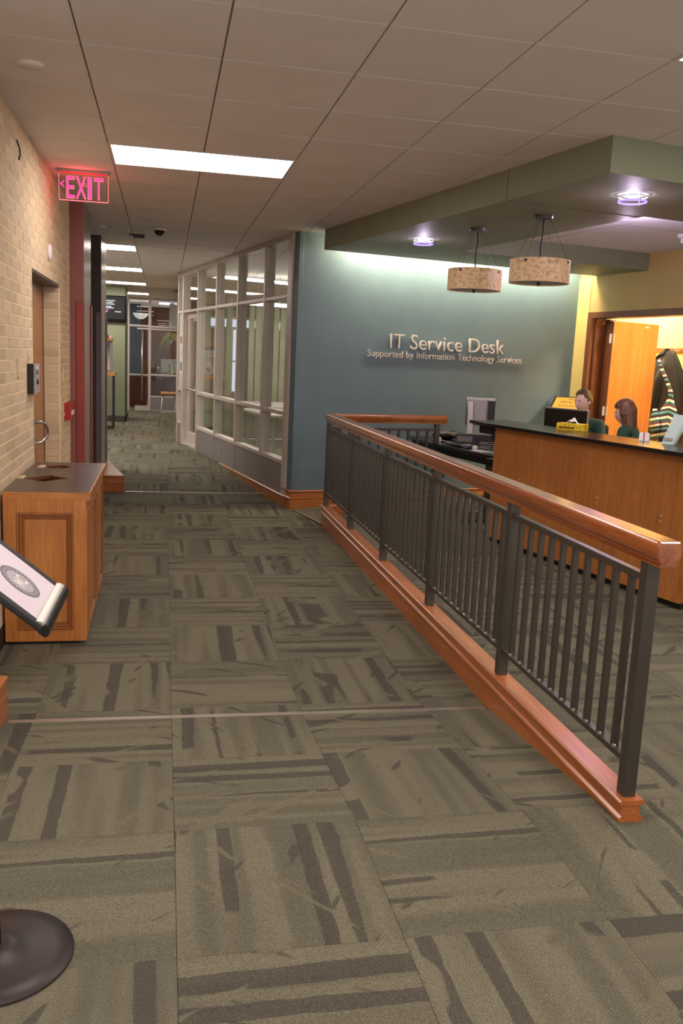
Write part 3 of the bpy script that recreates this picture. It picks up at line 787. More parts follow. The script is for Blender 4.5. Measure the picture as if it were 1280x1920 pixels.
# door bay and side light
a, b = 4.80+F/2, 5.86
for z in (2.275, CEIL-.06): obj('transom', Box(-.024, a, z-.02, .09, b, z+.02 if z < 2.6 else CEIL), m_metal, frames, bevel=.003)
obj('pane', Box(.030, a, 2.295, .036, b, CEIL-.08), m_glass, frames)
a, b = 5.96, 6.28
for z in (2.275, .95, .36, CEIL-.06): obj('transom', Box(-.024, a, z-.02, .09, b, z+.02 if z < 2.6 else CEIL), m_metal, frames, bevel=.003)
obj('pane', Box(.030, a, 2.295, .036, b, CEIL-.06), m_glass, frames)
obj('pane', Box(.030, a, .38, .036, b, .93), m_glass, frames)
obj('kick_panel', Box(-.012, a, .0, .05, b, .34), m_metal_panel, frames)
m_frost = paint('frosted_pane', 'b9c6b4', .3, .02, 0)
obj('frosted_pane', Box(.0, a, .97, .02, b, 2.255), m_frost, frames)
t = thing('notice', 'white notice taped on the frosted side pane, upper one', 'notice', M=UVT(-.002, 6.02, 1.62))
obj('sheet', Box(-.002, 0, 0, 0, .2, .30), m_white, t); obj('picture', Box(-.003, .03, .12, -.002, .17, .25), m_maroon, t)
t = thing('notice', 'blue and white notice taped on the frosted side pane, lower one', 'notice', M=UVT(-.002, 6.02, 1.22))
obj('sheet', Box(-.002, 0, 0, 0, .2, .30), m_white, t); obj('picture', Box(-.003, .03, .05, -.002, .17, .2), paint('notice_blue', '3e5f86', .6, .02, 0), t)
dr = struct('door_2', MB().box(.05, 4.83, .01, .095, 4.93, 2.25).box(.05, 5.75, .01, .095, 5.86, 2.25).box(.05, 4.93, .01, .095, 5.75, .24).box(.05, 4.93, 2.16, .095, 5.75, 2.25), m_metal, label='glass door in the storefront with metal stiles'); dr.matrix_world = UVM
obj('pane', Box(.068, 4.93, .24, .074, 5.75, 2.16), m_glass, dr)
obj('push_bar', MB().tube([(.05, 4.90, .98), (-.01, 4.92, .98), (-.01, 5.80, .98), (.05, 5.82, .98)], .014, 10), m_silver, dr, smooth=True)
obj('door_closer', Box(.02, 5.0, 2.10, .05, 5.3, 2.15), m_silver_pl, dr)
# wood apron below the storefront where the ramp falls away
ap = MB().sweep([(-.012, 3.2), (-.012, .15)], [(-.02, -.25), (.012, -.25), (.012, -.012), (.024, -.006), (.026, .004), (.018, .012), (-.02, .012)][::1])
o = struct('baseboard_storefront', ap, m_wood_trim, label='wood apron tapering under the storefront'); o.matrix_world = UVM
t = thing('outlet', 'small metal outlet in the grey kick panel under the storefront', 'outlet', M=UVT(-.012, 3.20, .12))
obj('cover', Box(-.006, -.04, 0, 0, .04, .115), m_silver_pl, t, bevel=.002); obj('socket', MB().box(-.008, -.015, .02, -.006, .015, .05).box(-.008, -.015, .065, -.006, .015, .095), m_metal_panel, t)
# room behind the storefront
m_blind = paint('pale_green_panel', 'aeb39b', .6, .05, .03)
m_room = paint('room_paint', 'a3967f', .7, .03, .03)
o = struct('wall_room_far', Box(.36, 7.0, 0, 5.6, 7.1, CEIL), m_room); o.matrix_world = UVM
o = struct('wall_room_right', Box(5.5, 1.62, 0, 5.6, 7.0, CEIL), m_room); o.matrix_world = UVM
q0 = uv(0.06, 6.42)
struct('wall_room_left', MB().prism([q0, (.43, 24.2), (.48, 24.2), (q0[0]+.06, q0[1])], 0, CEIL), m_room)
rf = struct('floor_room', MB().box(0.1, .14, -.05, 5.5, 7.0, -.005), paint('room_carpet', '7c7d68', .9, .15, .2, 40)); rf.matrix_world = UVM
m_day = emis('daylight_window', 'e8ecff', 1.3)
wn = struct('window_1', MB().box(.80, 6.96, .9, .93, 7.0, 2.05).box(1.14, 6.96, .9, 1.30, 7.0, 2.05).box(.70, 6.96, 2.10, 2.2, 7.0, 2.24), m_day, label='bright window panes at the back of the glazed room'); wn.matrix_world = UVM
fm_ = MB()
for x in (.77, .93, 1.11, 1.30): fm_.box(x, 6.94, .85, x+.03, 7.0, 2.10)
fm_.box(.7, 6.94, 2.06, 2.25, 7.0, 2.10).box(.7, 6.94, 2.24, 2.25, 7.0, 2.28).box(.77, 6.94, 1.45, 1.33, 7.0, 1.48)
obj('window_frame', fm_, m_metal, wn)
bl = thing('vertical_blind', 'pale green vertical blinds inside the glazed room', 'blinds', M=UVT(0, 6.75))
for k in range(12):
    x = [.40, .56, .96, 1.40, 1.52, 1.64, 1.76, 1.88, 2.00, 2.12, 2.24, 3.0][k]
    obj('slat', Box(x, -.02, .05, x+.105, .02, 2.6), m_blind, bl, M=Matrix.Translation((0, (k % 2)*.03, 0)))
for k, (u, v) in enumerate(((1.1, 3.6), (1.5, 5.7))):
    t = thing('meeting_table', ['pale table inside the glazed room, nearer the teal corner', 'pale table deeper inside the glazed room'][k], 'table', M=UVT(u, v))
    obj('tabletop', Box(-.5, -.8, .72, .8, .8, .75), m_white, t, bevel=.005)
    for (x, y) in ((-.4, -.7), (.7, -.7), (-.4, .7), (.7, .7)): obj('leg', MB().tube([(x, y, 0), (x, y, .72)], .025, 10), m_silver, t)
t = thing('storage_cabinet', 'black and yellow storage cabinet inside the glazed room near the corner', 'cabinet', M=UVT(3.2, 5.9))
obj('lower_case', Box(-.4, -.25, 0, .6, .25, .62), m_black_matte, t, bevel=.005); obj('upper_case', Box(-.4, -.25, .62, .6, .25, 1.25), m_yellow, t, bevel=.005)
t = thing('ceiling_light', 'hanging strip light inside the glazed room', 'light', M=UVT(1.6, 5.6, 2.45))
obj('diffuser', Box(-.7, -.08, 0, .7, .08, .05), m_light, t); obj('hanger', MB().tube([(0, 0, .05), (0, 0, .5)], .006, 6), m_silver, t)
t = thing('ceiling_light', 'hanging strip light inside the glazed room, nearer one', 'light', M=UVT(2.4, 4.2, 2.45))
obj('diffuser', Box(-.5, -.08, 0, .5, .08, .05), m_light, t); obj('hanger', MB().tube([(0, 0, .05), (0, 0, .5)], .006, 6), m_silver, t)

# wall lettering
m_letter = paint('brushed_letters', 'd0c6be', .5, .03, .03)
def lettering(name, label, body, u0, u1, z, cap, depth, gap, off):
    t = thing(name, label, 'lettering', M=UVT(u0, 0, z))
    full = text_mesh(body, 1.0, 0, off); x0 = min(v.co.x for v in full.vertices); x1 = max(v.co.x for v in full.vertices); bpy.data.meshes.remove(full)
    ref = text_mesh('H', 1.0, 0, off); chh = max(v.co.y for v in ref.vertices); bpy.data.meshes.remove(ref)
    sx, sz = (u1-u0)/(x1-x0), cap/chh
    for i, c in enumerate(body):
        if c == ' ': continue
        me = text_mesh(body[:i+1], 1.0, 0, off); mxx = max(v.co.x for v in me.vertices); bpy.data.meshes.remove(me)
        me = text_mesh(c, 1.0, .5, off); cm = max(v.co.x for v in me.vertices)
        for v in me.vertices:
            x, y, zz = v.co; v.co = ((x+mxx-cm-x0)*sx, -gap-depth*(zz+.5), y*sz)
        me.materials.clear(); me.materials.append(m_letter)
        obj('letter', me, parent=t)
    return t
lettering('wall_lettering', 'large raised metal letters IT Service Desk on the teal wall', 'IT Service Desk', 1.13, 2.665, 1.752, .165, .022, .014, -.006)
lettering('wall_lettering', 'smaller raised letters Supported by Information Technology Services under the big line', 'Supported by Information Technology Services', .855, 2.935, 1.650, .075, .014, .010, -.004)
t = thing('outlet', 'cream outlet low on the teal wall behind the railing', 'outlet', M=UVT(1.76, -.001, .45))
obj('cover', Box(-.035, -.006, 0, .035, 0, .11), m_cream, t, bevel=.002); obj('socket', MB().box(-.015, -.008, .02, .015, -.006, .045).box(-.015, -.008, .065, .015, -.006, .09), m_metal_panel, t)

# ================================================================ soffit with opening
ZB = 2.742
so = MB()
U0, UE, V0, V1 = .17, 3.72, -4.96, -.30
so.box(U0, V0, ZB, OPU0, V1, CEIL)                       # left band
so.box(OPU0, V0, ZB, 6.0, OPV0, CEIL)                    # near band
so.box(OPU0, OPV1, ZB, UE, V1, CEIL)                     # far band
sfm = struct('ceiling_soffit', so, m_soffit, label='dropped sage green ceiling frame around a square opening'); sfm.matrix_world = UVM
# hairline joint
o = struct('trim_6', MB().box(U0-.0015, -3.862, ZB, U0, -3.858, CEIL).box(U0, -3.862, ZB-.0015, OPU0, -3.858, ZB), m_darkcol, label='dark joint across the soffit'); o.matrix_world = UVM
o = struct('ceiling_upper', Box(OPU0, OPV0, CEIL-.022, 5.9, OPV1, CEIL-.004), m_white_grid, label='pale upper ceiling inside the soffit opening'); o.matrix_world = UVM
o = struct('trim_7', MB().box(2.2, OPV0, CEIL-.024, 2.206, OPV1, CEIL-.022).box(OPU0, -2.6, CEIL-.024, 3.7, -2.594, CEIL-.022), m_grid); o.matrix_world = UVM
# hidden strip lamps in the slot between soffit and teal wall
m_cove = emis('cove_tube', 'fff0cf', 62.0)
t = thing('cove_light', 'concealed strip light washing the top of the teal wall', 'light', M=UVT(.50, -.24, CEIL-.07))
obj('tube', Box(0, -.03, 0, 3.1, .03, .03), m_cove, t)
# ring downlights
m_ring = emis('ring_glow', '7a66ff', 2.6); m_dl = emis('downlight_glow', 'ffe9ff', 14.0)
def ring(u, v, z, label):
    t = thing('ring_downlight', label, 'light', M=UVT(u, v, z))
    obj('lamp', MB().lathe([(.055, -.010), (.055, 0)], 24), m_dl, t)
    def tor(R, r, zz): return MB().lathe([(R+r*math.cos(a*math.pi/4), zz+r*math.sin(a*math.pi/4)) for a in range(9)], 36, cap=False)
    obj('halo_ring', tor(.088, .006, -.045), m_ring, t, smooth=True)
    obj('upper_ring', tor(.092, .004, -.015), m_white, t, smooth=True)
    s_ = MB()
    for k in range(3):
        a = k*2.094+.4; s_.tube([(.09*math.cos(a), .09*math.sin(a), 0), (.09*math.cos(a), .09*math.sin(a), -.055)], .003, 6)
    obj('pin', s_, m_silver, t)
    l = bpy.data.lights.new('downlight', 'SPOT'); l.energy = 17; l.spot_size = math.radians(110); l.spot_blend = .6; l.color = (1, .88, .8); l.shadow_soft_size = .05
    lo = bpy.data.objects.new('downlight', l); COL.objects.link(lo); lo.parent = t; lo.location = (0, 0, -.06)
    l = bpy.data.lights.new('halo_fill', 'POINT'); l.energy = 3.0 if z < 2.8 else 30.0; l.color = (.92, .72, 1.0); l.shadow_soft_size = .03  # added point lamp brightening the ceiling around the ring, strongest in the opening
    lo = bpy.data.objects.new('halo_fill', l); COL.objects.link(lo); lo.parent = t; lo.location = (0, 0, -.085 if z < 2.8 else -.20)
    return t
ring(.61, -1.75, ZB, 'violet-rimmed glass downlight in the soffit near the teal wall')
ring(.71, -4.52, ZB, 'violet-rimmed glass downlight nearest the front corner of the soffit')
ring(1.75, -3.2, CEIL-.024, 'violet-rimmed glass downlight half hidden inside the soffit opening')
t = thing('smoke_detector', 'detector with a flashing lens inside the soffit opening', 'detector', M=UVT(3.0, -2.5, CEIL-.024))
obj('base', MB().lathe([(.05, -.035), (.06, 0)], 20), m_white, t, smooth=True); obj('lens', MB().lathe([(.001, -.09), (.022, -.075), (.02, -.035)], 12), m_white, t, smooth=True)
t = thing('sprinkler', 'small sprinkler head inside the soffit opening', 'sprinkler', M=UVT(3.25, -2.55, CEIL-.024))
obj('escutcheon', MB().lathe([(.03, -.008), (.045, 0)], 20), m_metal_panel, t, smooth=True); obj('head', MB().lathe([(.02, -.03), (.008, -.025), (.008, 0)], 12), m_metal_panel, t)

# ================================================================ pendants
def mk_mica():
    t = NT('mica_shade'); v = t.coords('Object')
    n = t.noise(v, 38, 5, .7); vo = t.add('ShaderNodeTexVoronoi'); vo.inputs['Scale'].default_value = 75; t.link(v, vo.inputs['Vector'])
    c = t.ramp(n, [(.3, lin('7d5f43')), (.45, lin('b08e69')), (.6, lin('c4a682')), (.75, lin('9c7650'))])
    c = t.mix(.35, c, t.ramp(vo.outputs['Distance'], [(.1, (.6, .5, .42, 1)), (.5, (1.15, 1.12, 1.08, 1))]), 'MULTIPLY')
    t.set(Base_Color=c, Roughness=.5, Emission_Color=c, Emission_Strength=.24); t.bump(n, .2, .003); return t.m
m_mica = mk_mica(); m_cap_btn = m_black_matte
def pendant(u, v, zb, label):
    t = thing('pendant_lamp', label, 'pendant', M=UVT(u, v, ZB))
    Hh = .172; R = .228; zt = zb+Hh-ZB; zb_ = zb-ZB
    obj('canopy', MB().lathe([(.066, -.025), (.07, -.01), (.07, 0)], 28), m_darkcol, t)
    sh = obj('lamp_shade', MB().lathe([(R, zb_), (R, zt), (R-.006, zt), (R-.006, zb_), (R, zb_)], 48, cap=False), m_mica, t, autos=40)
    obj('lower_diffuser', MB().lathe([(R-.01, zb_+.008), (R-.01, zb_+.012)], 40), m_silver_pl, t)
    obj('finial', MB().lathe([(.008, zb_-.018), (.014, zb_-.008), (.014, zb_+.01)], 12), m_darkcol, t, smooth=True)
    obj('cord', MB().tube([(0, 0, -.02), (.006, 0, -.12), (-.006, 0, -.22), (0, 0, zt-.02), (0, 0, zb_+.06)], .006, 8), m_rubber, t, smooth=True)
    obj('socket', MB().lathe([(.02, zb_+.05), (.02, zb_+.12)], 12), m_darkcol, t)
    for k in range(4):
        a = k*math.pi/2+.5; c, s_ = math.cos(a), math.sin(a)
        obj('suspension_wire', MB().tube([(.05*c, .05*s_, -.02), ((R-.004)*c, (R-.004)*s_, zt)], .0012, 5), m_rubber, t)
        obj('stud', MB().lathe([(.011, 0), (.011, .006), (0, .01)], 12).xf(Matrix.Translation((R*c, R*s_, zt-.02)) @ Matrix.Rotation(a, 4, 'Z') @ Matrix.Rotation(math.pi/2, 4, 'Y')), m_darkcol, t)
    return t
pendant(.667, -2.64, 2.228, 'speckled tan drum pendant nearer the teal wall, left of the pair')
pendant(.724, -3.51, 2.240, 'speckled tan drum pendant nearer the camera, right of the pair')

# ================================================================ door wall (yellow) and back room
dw = MB()
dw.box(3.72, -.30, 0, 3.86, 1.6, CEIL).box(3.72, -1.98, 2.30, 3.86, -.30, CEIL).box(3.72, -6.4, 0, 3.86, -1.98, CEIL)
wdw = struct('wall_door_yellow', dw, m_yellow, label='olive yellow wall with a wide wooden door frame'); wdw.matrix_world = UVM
o = struct('trim_8', Box(3.712, -.24, .1, 3.72, 0, 2.72), paint('yellow_lit_paint', 'e8cd80', .6, .02, .05), label='yellow wall strip between the teal wall and the door frame, lamp wash put into its paler colour'); o.matrix_world = UVM  # same yellow wall; the cove light's wash is painted as a paler colour
fr = MB()
fr.box(3.70, -.32, 0, 3.90, -.24, 2.31).box(3.70, -2.04, 0, 3.90, -1.96, 2.31).box(3.70, -1.96, 2.235, 3.90, -.32, 2.31)
fr.box(3.76, -.36, 0, 4.0, -.32, 2.235).box(3.90, -.42, 0, 4.0, -.36, 2.235)
d3 = struct('door_3', fr, m_frame_brown, label='brown double door frame, left leaf standing open', bevel=.003); d3.matrix_world = UVM
leaf = MB().box(0, -.022, .01, .90, .022, 2.215)
LM = Matrix.Translation((3.88, -.475, 0)) @ Matrix.Rotation(math.radians(12), 4, 'Z')
lf = obj('door_leaf', leaf, m_door, d3, M=LM, bevel=.002)
obj('kick_rail', Box(.02, -.024, .05, .88, -.022, .25), m_silver, lf)
obj('edge_strip', Box(-.012, -.05, .01, 0, .012, 2.2), m_frame_brown, lf)
for z in (.3, 1.12, 2.0): obj('hinge', MB().tube([(-.01, -.03, z-.06), (-.01, -.03, z+.06)], .012, 10).box(-.05, -.034, z-.055, .04, -.026, z+.055), m_silver_pl, lf)
obj('closer_plate', Box(.62, -.025, 2.16, .70, -.022, 2.185), m_silver_pl, lf)
br_ = struct('wall_backroom_far', Box(5.6, -3.2, 0, 5.7, 2.2, 3.2), m_yellow_room); br_.matrix_world = UVM
o = struct('wall_backroom_side', MB().box(3.72, 1.5, 0, 5.6, 1.6, 3.2).box(3.86, -3.2, 0, 5.6, -3.1, 3.2), m_yellow_room); o.matrix_world = UVM
t = thing('ceiling_light', 'lamp in the back room behind the open door', 'light', M=UVT(4.55, -1.9, 2.92))
obj('diffuser', Box(-.3, -.6, 0, .3, .6, .02), emis('backroom_diffuser', 'ffe9c4', 45), t)
c_ = copy_tree(t); c_.matrix_world = UVT(4.9, .75, 2.90); c_['label'] = 'added second lamp in the back room above the coats'  # unseen lamp added to brighten the yellow back wall
# ---- coats
def cloth(name, seed=0): 
    pass
m_coat = paint('black_coat_cloth', '0d0b0c', .85, .08, .2, 60)
m_teal_coat = paint('dark_teal_cloth', '15302f', .85, .05, .15, 60)
def mk_scarf():
    t = NT('striped_knit'); v = t.coords('Object')
    sep = t.add('ShaderNodeSeparateXYZ'); t.link(v, sep.inputs[0])
    z = t.math('ADD', sep.outputs[2], t.math('MULTIPLY', t.math('ABSOLUTE', t.math('ADD', sep.outputs[1], .25)), .22))
    f = t.math('FRACT', t.math('MULTIPLY', z, 4.6))
    c = t.ramp(f, [(0, lin('cfd6d2')), (.14, lin('2a1f22')), (.32, lin('4f93a5')), (.46, lin('2b2327')), (.6, lin('e3ddd8')), (.72, lin('6b3a44')), (.86, lin('24606f'))], 'CONSTANT')
    t.set(Base_Color=c, Roughness=.9); t.bump(t.noise(v, 90, 2), .3, .004); return t.m
m_scarf = mk_scarf()
def drape(rings, nu=40, fold=.02, nf=7, seed=1, nv=26):
    """rings: (z, cx, cy, rx, ry); lofted closed cloth body with vertical folds"""
    rs = random.Random(seed); ph = [rs.random()*6.28 for _ in range(4)]
    def fn(a, t):
        k = t*(len(rings)-1); i = min(int(k), len(rings)-2); f = k-i; A, B_ = rings[i], rings[i+1]
        z, cx, cy, rx, ry = [A[j]+(B_[j]-A[j])*f for j in range(5)]
        th = a*2*math.pi; w = 1+fold*(math.sin(nf*th+ph[0]+t*2)+.6*math.sin((nf*2-3)*th+ph[1]-t*3))*(0.3+t*1.2)/max(.1, 1)
        return (cx+rx*w*math.cos(th), cy+ry*w*math.sin(th), z+.01*math.sin(5*th+ph[2]))
    m = MB().grid(fn, nu, nv, True)
    n = len(m.v); m._add([(rings[0][1], rings[0][2], rings[0][0]+.01)], []); 
    for i in range(nu): m.f.append((i, n, (i+1) % nu)); m.m.append(0)
    return m
ct = thing('black_coat', 'long black coat with turned collar hanging beside the open door', 'coat', M=UVT(5.38, .14, .45))
obj('coat_body', drape([(1.47, 0, .0, .03, .05), (1.44, -.02, .0, .07, .13), (1.30, -.03, -.02, .10, .22), (1.05, -.02, -.05, .12, .33), (.7, -.02, -.06, .14, .40), (.3, -.02, -.08, .15, .42), (0.0, -.02, -.08, .15, .43)], fold=.06, nf=9, seed=3), m_coat, ct, smooth=True)
obj('sleeve', MB().tube([(-.05, .16, 1.30), (-.09, .25, 1.05), (-.11, .30, .75), (-.12, .31, .50)], [.06, .085, .08, .07], 14), m_coat, ct, smooth=True)
obj('sleeve', MB().tube([(-.08, -.05, 1.34), (-.13, -.02, 1.05), (-.14, .02, .75), (-.13, .03, .55)], [.05, .08, .075, .065], 14), m_coat, ct, smooth=True)
obj('collar', MB().hexa([(-.10, .22, 1.33), (-.12, -.02, 1.42), (-.04, -.04, 1.42), (-.02, .22, 1.32), (-.11, .10, 1.40), (-.09, -.02, 1.50), (-.03, -.04, 1.50), (-.04, .10, 1.44)]), m_coat, ct, bevel=.01)
obj('cuff_label', Box(-.20, .27, .50, -.19, .34, .56), m_white, ct)
ct2 = thing('teal_coat', 'dark teal jacket hung behind the black coat at the right edge', 'coat', M=UVT(5.42, -.36, .45))
obj('coat_body', drape([(1.38, 0, .0, .03, .05), (1.34, 0, 0, .07, .14), (1.15, 0, -.02, .10, .24), (.8, 0, -.06, .12, .33), (.3, 0, -.06, .13, .36), (0, 0, -.06, .13, .36)], fold=.05, nf=8, seed=9), m_teal_coat, ct2, smooth=True)
sc_ = thing('striped_scarf', 'blue, white and maroon striped scarf hanging in front of the coats', 'scarf', M=UVT(5.12, 0, .82))
def ribbon(P, wd, th=.02):
    m = MB(); n = len(P); vs = []
    for i, p in enumerate(P):
        w = wd[i]/2; vs += [(p[0]-th/2, p[1]-w, p[2]), (p[0]-th/2+.012, p[1]+0, p[2]), (p[0]-th/2, p[1]+w, p[2]), (p[0]+th/2, p[1]+w, p[2]), (p[0]+th/2, p[1]-w, p[2])]
    fs = []
    for i in range(n-1):
        for j in range(5): fs.append((i*5+j, i*5+(j+1) % 5, (i+1)*5+(j+1) % 5, (i+1)*5+j))
    fs += [(4, 3, 2, 1, 0), tuple(range((n-1)*5, n*5))]; return m._add(vs, fs)
obj('scarf_tail', ribbon([(0, .03, .98), (0, -.0, .90), (0, -.08, .80), (0, -.17, .68), (0, -.24, .58), (0, -.265, .50), (0, -.26, .42), (0, -.25, .32), (0, -.25, .20), (0, -.25, .05), (0, -.25, -.1)], [.03, .05, .055, .055, .06, .07, .14, .28, .42, .54, .56]), m_scarf, sc_, smooth=True)
obj('scarf_tail', ribbon([(-.03, -.03, .32), (-.03, -.04, .22), (-.03, -.05, .12), (-.03, -.06, .02)], [.06, .15, .18, .18]), m_scarf, sc_, smooth=True)
t = thing('coat_hook_rail', 'hook rail on the yellow back wall carrying the coats', 'hooks', M=UVT(5.6, 0, 1.9))
obj('rail', Box(-.02, -.6, 0, 0, .9, .06), m_frame_brown, t)
for y in (-.30, .14): obj('hook', MB().tube([(-.02, y, .03), (-.1, y, .02), (-.13, y, .05)], .007, 8), m_silver, t)

# ================================================================ service desk
dk = thing('service_desk', 'tall wood-fronted service desk with black counter', 'desk', M=UVM.copy())
PANELS = [(-2.52, -3.06), (-3.06, -4.90)]
def du(v): return 1.065+(v+2.52)*(-.038)                   # the front runs slightly off the wall grid
m_ = MB(); m_.prism([(du(-2.52), -2.52), (du(-4.86), -4.86), (du(-4.86)+.03, -4.86), (du(-2.52)+.03, -2.52)], .05, 1.06)
obj('front_panel', m_, m_desk, dk, bevel=.002)
obj('toe_kick', MB().prism([(du(-2.52)+.04, -2.50), (du(-4.86)+.04, -4.84), (du(-4.86)+.09, -4.84), (du(-2.52)+.09, -2.50)], 0, .06), m_rubber, dk)
obj('end_panel', MB().prism([(du(-2.52)+.03, -2.52), (du(-2.52)+.42, -2.52), (du(-2.52)+.42, -2.55), (du(-2.52)+.03, -2.55)], .05, 1.06), m_desk, dk, bevel=.002)
obj('end_panel', MB().prism([(du(-4.86)+.03, -4.83), (du(-4.86)+.42, -4.83), (du(-4.86)+.42, -4.86), (du(-4.86)+.03, -4.86)], .05, 1.06), m_desk, dk, bevel=.002)
obj('countertop', MB().prism([(1.02, -2.12), (1.02-.03, -2.5), (1.10, -5.9), (1.62, -5.9), (1.46, -2.06)], 1.062, 1.092), m_black, dk, bevel=.006, seg=3)
obj('bracket', MB().prism([(1.09, -2.2), (1.09, -2.5), (1.13, -2.5), (1.13, -2.2)], .98, 1.062, [(1.09, -2.2), (1.09, -2.5), (1.13, -2.5), (1.13, -2.2)]).box(1.09, -2.52, .93, 1.13, -2.42, 1.0), m_black_matte, dk)
obj('work_surface', MB().prism([(1.13, -2.3), (1.20, -5.9), (1.95, -5.9), (1.95, -2.3)], .72, .75), m_black, dk, bevel=.004)
for v in (-2.9, -4.4): obj('support', Box(1.2, v, 0, 1.85, v+.03, .72), m_desk, dk)
sb = MB().lathe([(.009, 0), (.009, .003), (.004, .006), (0, .006)], 12).mesh('bolt', m_silver)
for v in (-2.95, -3.95, -4.80, -4.62):
    for z in (.60, .64):
        if v == -4.80: continue
        obj('bolt', sb, parent=dk, M=Matrix.Translation((du(v), v, z+(-.02 if v < -4 else .0))) @ Matrix.Rotation(-math.pi/2, 4, 'Y'))
obj('leg', MB().lathe([(.055, 0), (.04, .02), (.04, 1.06)], 24, (1.22, -5.02, 0)), m_silver_pl, dk, smooth=True)
obj('modesty_panel', MB().prism([(1.30, -4.9), (1.34, -5.9), (1.36, -5.9), (1.32, -4.9)], .1, 1.06), m_black_matte, dk)

# things on the counter
ZC = 1.092
m_tbox = NT('tissue_box_card'); v = m_tbox.coords('Object'); n = m_tbox.noise(v, 45, 3)
m_tbox.set(Base_Color=m_tbox.ramp(n, [(.35, lin('c79a12')), (.45, lin('e8c21c')), (.65, lin('f2d032'))]), Roughness=.5); m_tbox = m_tbox.m
t = thing('tissue_box', 'yellow tissue box with tissue showing, on the black counter', 'box', M=UVT(1.44, -3.14, ZC, math.radians(-58)))
obj('carton', Box(-.12, -.06, 0, .12, .06, .058), m_tbox, t, bevel=.002)
obj('printed_band', MB().box(-.10, -.0612, .012, .04, -.060, .03), paint('tissue_print', '7a4d16', .6, .1, 0), t)
obj('tissue', MB().grid(lambda a, b: (-.05+.10*a, -.035+.07*b, .058+.045*math.sin(math.pi*a)*(.5+.5*math.sin(math.pi*b))+.008*math.sin(9*a+4*b)), 12, 10), m_white, t, smooth=True)
t = thing('brochure_stack', 'leaning white leaflet stack in a clear holder on the counter', 'leaflets', M=UVT(1.45, -4.30, ZC, math.radians(-70)))
obj('leaflets', MB().hexa([(-.06, -.02, 0), (.03, -.02, 0), (.03, .03, 0), (-.06, .03, 0), (-.02, .05, .22), (.07, .05, .22), (.09, .10, .215), (.0, .10, .215)]), paint('leaflet_paper', 'c9dde0', .6, .02, 0), t, bevel=.002)
obj('holder', MB().box(-.02, -.03, 0, .12, .10, .004).box(.05, .02, 0, .12, .024, .09), m_glass, t)
obj('print_lines', MB().hexa([(-.045, -.0215, .03), (.02, -.0215, .03), (.02, -.0205, .03), (-.045, -.0205, .03), (-.04, -.014, .05), (.025, -.014, .05), (.025, -.0135, .05), (-.04, -.0135, .05)]), m_silver_pl, t)
t = thing('black_stand', 'black ribbed stand at the right edge on the counter', 'stand', M=UVT(1.50, -4.62, ZC, math.radians(-60)))
obj('case', MB().hexa([(-.04, -.07, 0), (.16, -.07, 0), (.16, .07, 0), (-.04, .07, 0), (0.0, -.05, .24), (.16, -.05, .24), (.16, .05, .24), (.0, .05, .24)]), m_black_matte, t, bevel=.004)
rb = MB()
for k in range(12): rb.box(-.035+.0028*k-.002, -.068, .02+.017*k, .02, .068, .028+.017*k)
obj('rib', rb, m_rubber, t)
t = thing('striped_card', 'white and red striped card at the back edge of the counter by the woman', 'card', M=UVT(1.47, -4.02, ZC, math.radians(-60)))
obj('card', MB().hexa([(-.05, -.02, 0), (.03, -.02, 0), (.03, .0, 0), (-.05, .0, 0), (-.060, .02, .06), (.015, .02, .06), (.015, .024, .06), (-.060, .024, .06)]), m_white, t)
obj('red_stripe', MB().hexa([(-.015, -.0206, .002), (-.005, -.0206, .002), (-.005, -.0196, .002), (-.015, -.0196, .002), (-.030, .0192, .059), (-.020, .0192, .059), (-.020, .0198, .059), (-.030, .0198, .059)]), m_red, t)
# computer facing the staff
t = thing('desktop_computer', 'black-backed all-in-one computer behind the counter', 'computer', M=UVT(2.24, -1.96, .75, math.radians(-72)))
obj('display_body', MB().hexa([(-.265, -.012, .12), (.265, -.012, .12), (.265, .012, .12), (-.265, .012, .12), (-.265, -.012, .465), (.265, -.012, .465), (.265, .012, .465), (-.265, .012, .465)]), m_silver, t, bevel=.006)
obj('back_cover', Box(-.255, -.022, .13, .255, -.010, .452), m_black, t, bevel=.008)
obj('emblem', MB().lathe([(.018, 0), (.018, .001)], 20).xf(Matrix.Translation((-.01, -.0225, .26)) @ Matrix.Scale(1.25, 4, (0, 0, 1)) @ Matrix.Rotation(math.pi/2, 4, 'X')), m_rubber, t)
obj('stand', MB().hexa([(-.09, -.10, 0), (.09, -.10, 0), (.09, .08, 0), (-.09, .08, 0), (-.06, -.03, .22), (.06, -.03, .22), (.06, -.015, .22), (-.06, -.015, .22)]), m_silver, t, bevel=.004)
o = struct('trim_9', MB(), None) if False else None
t = thing('staff_table', 'black staff work table under the all-in-one computer', 'table', M=UVT(2.25, -1.95))
obj('tabletop', Box(-.30, -.30, .72, .45, .8, .75), m_black, t, bevel=.005)
for (x, y) in ((-.25, -.25), (.4, -.25), (-.25, .75), (.4, .75)): obj('leg', Box(x-.02, y-.02, 0, x+.02, y+.02, .72), m_black_matte, t)

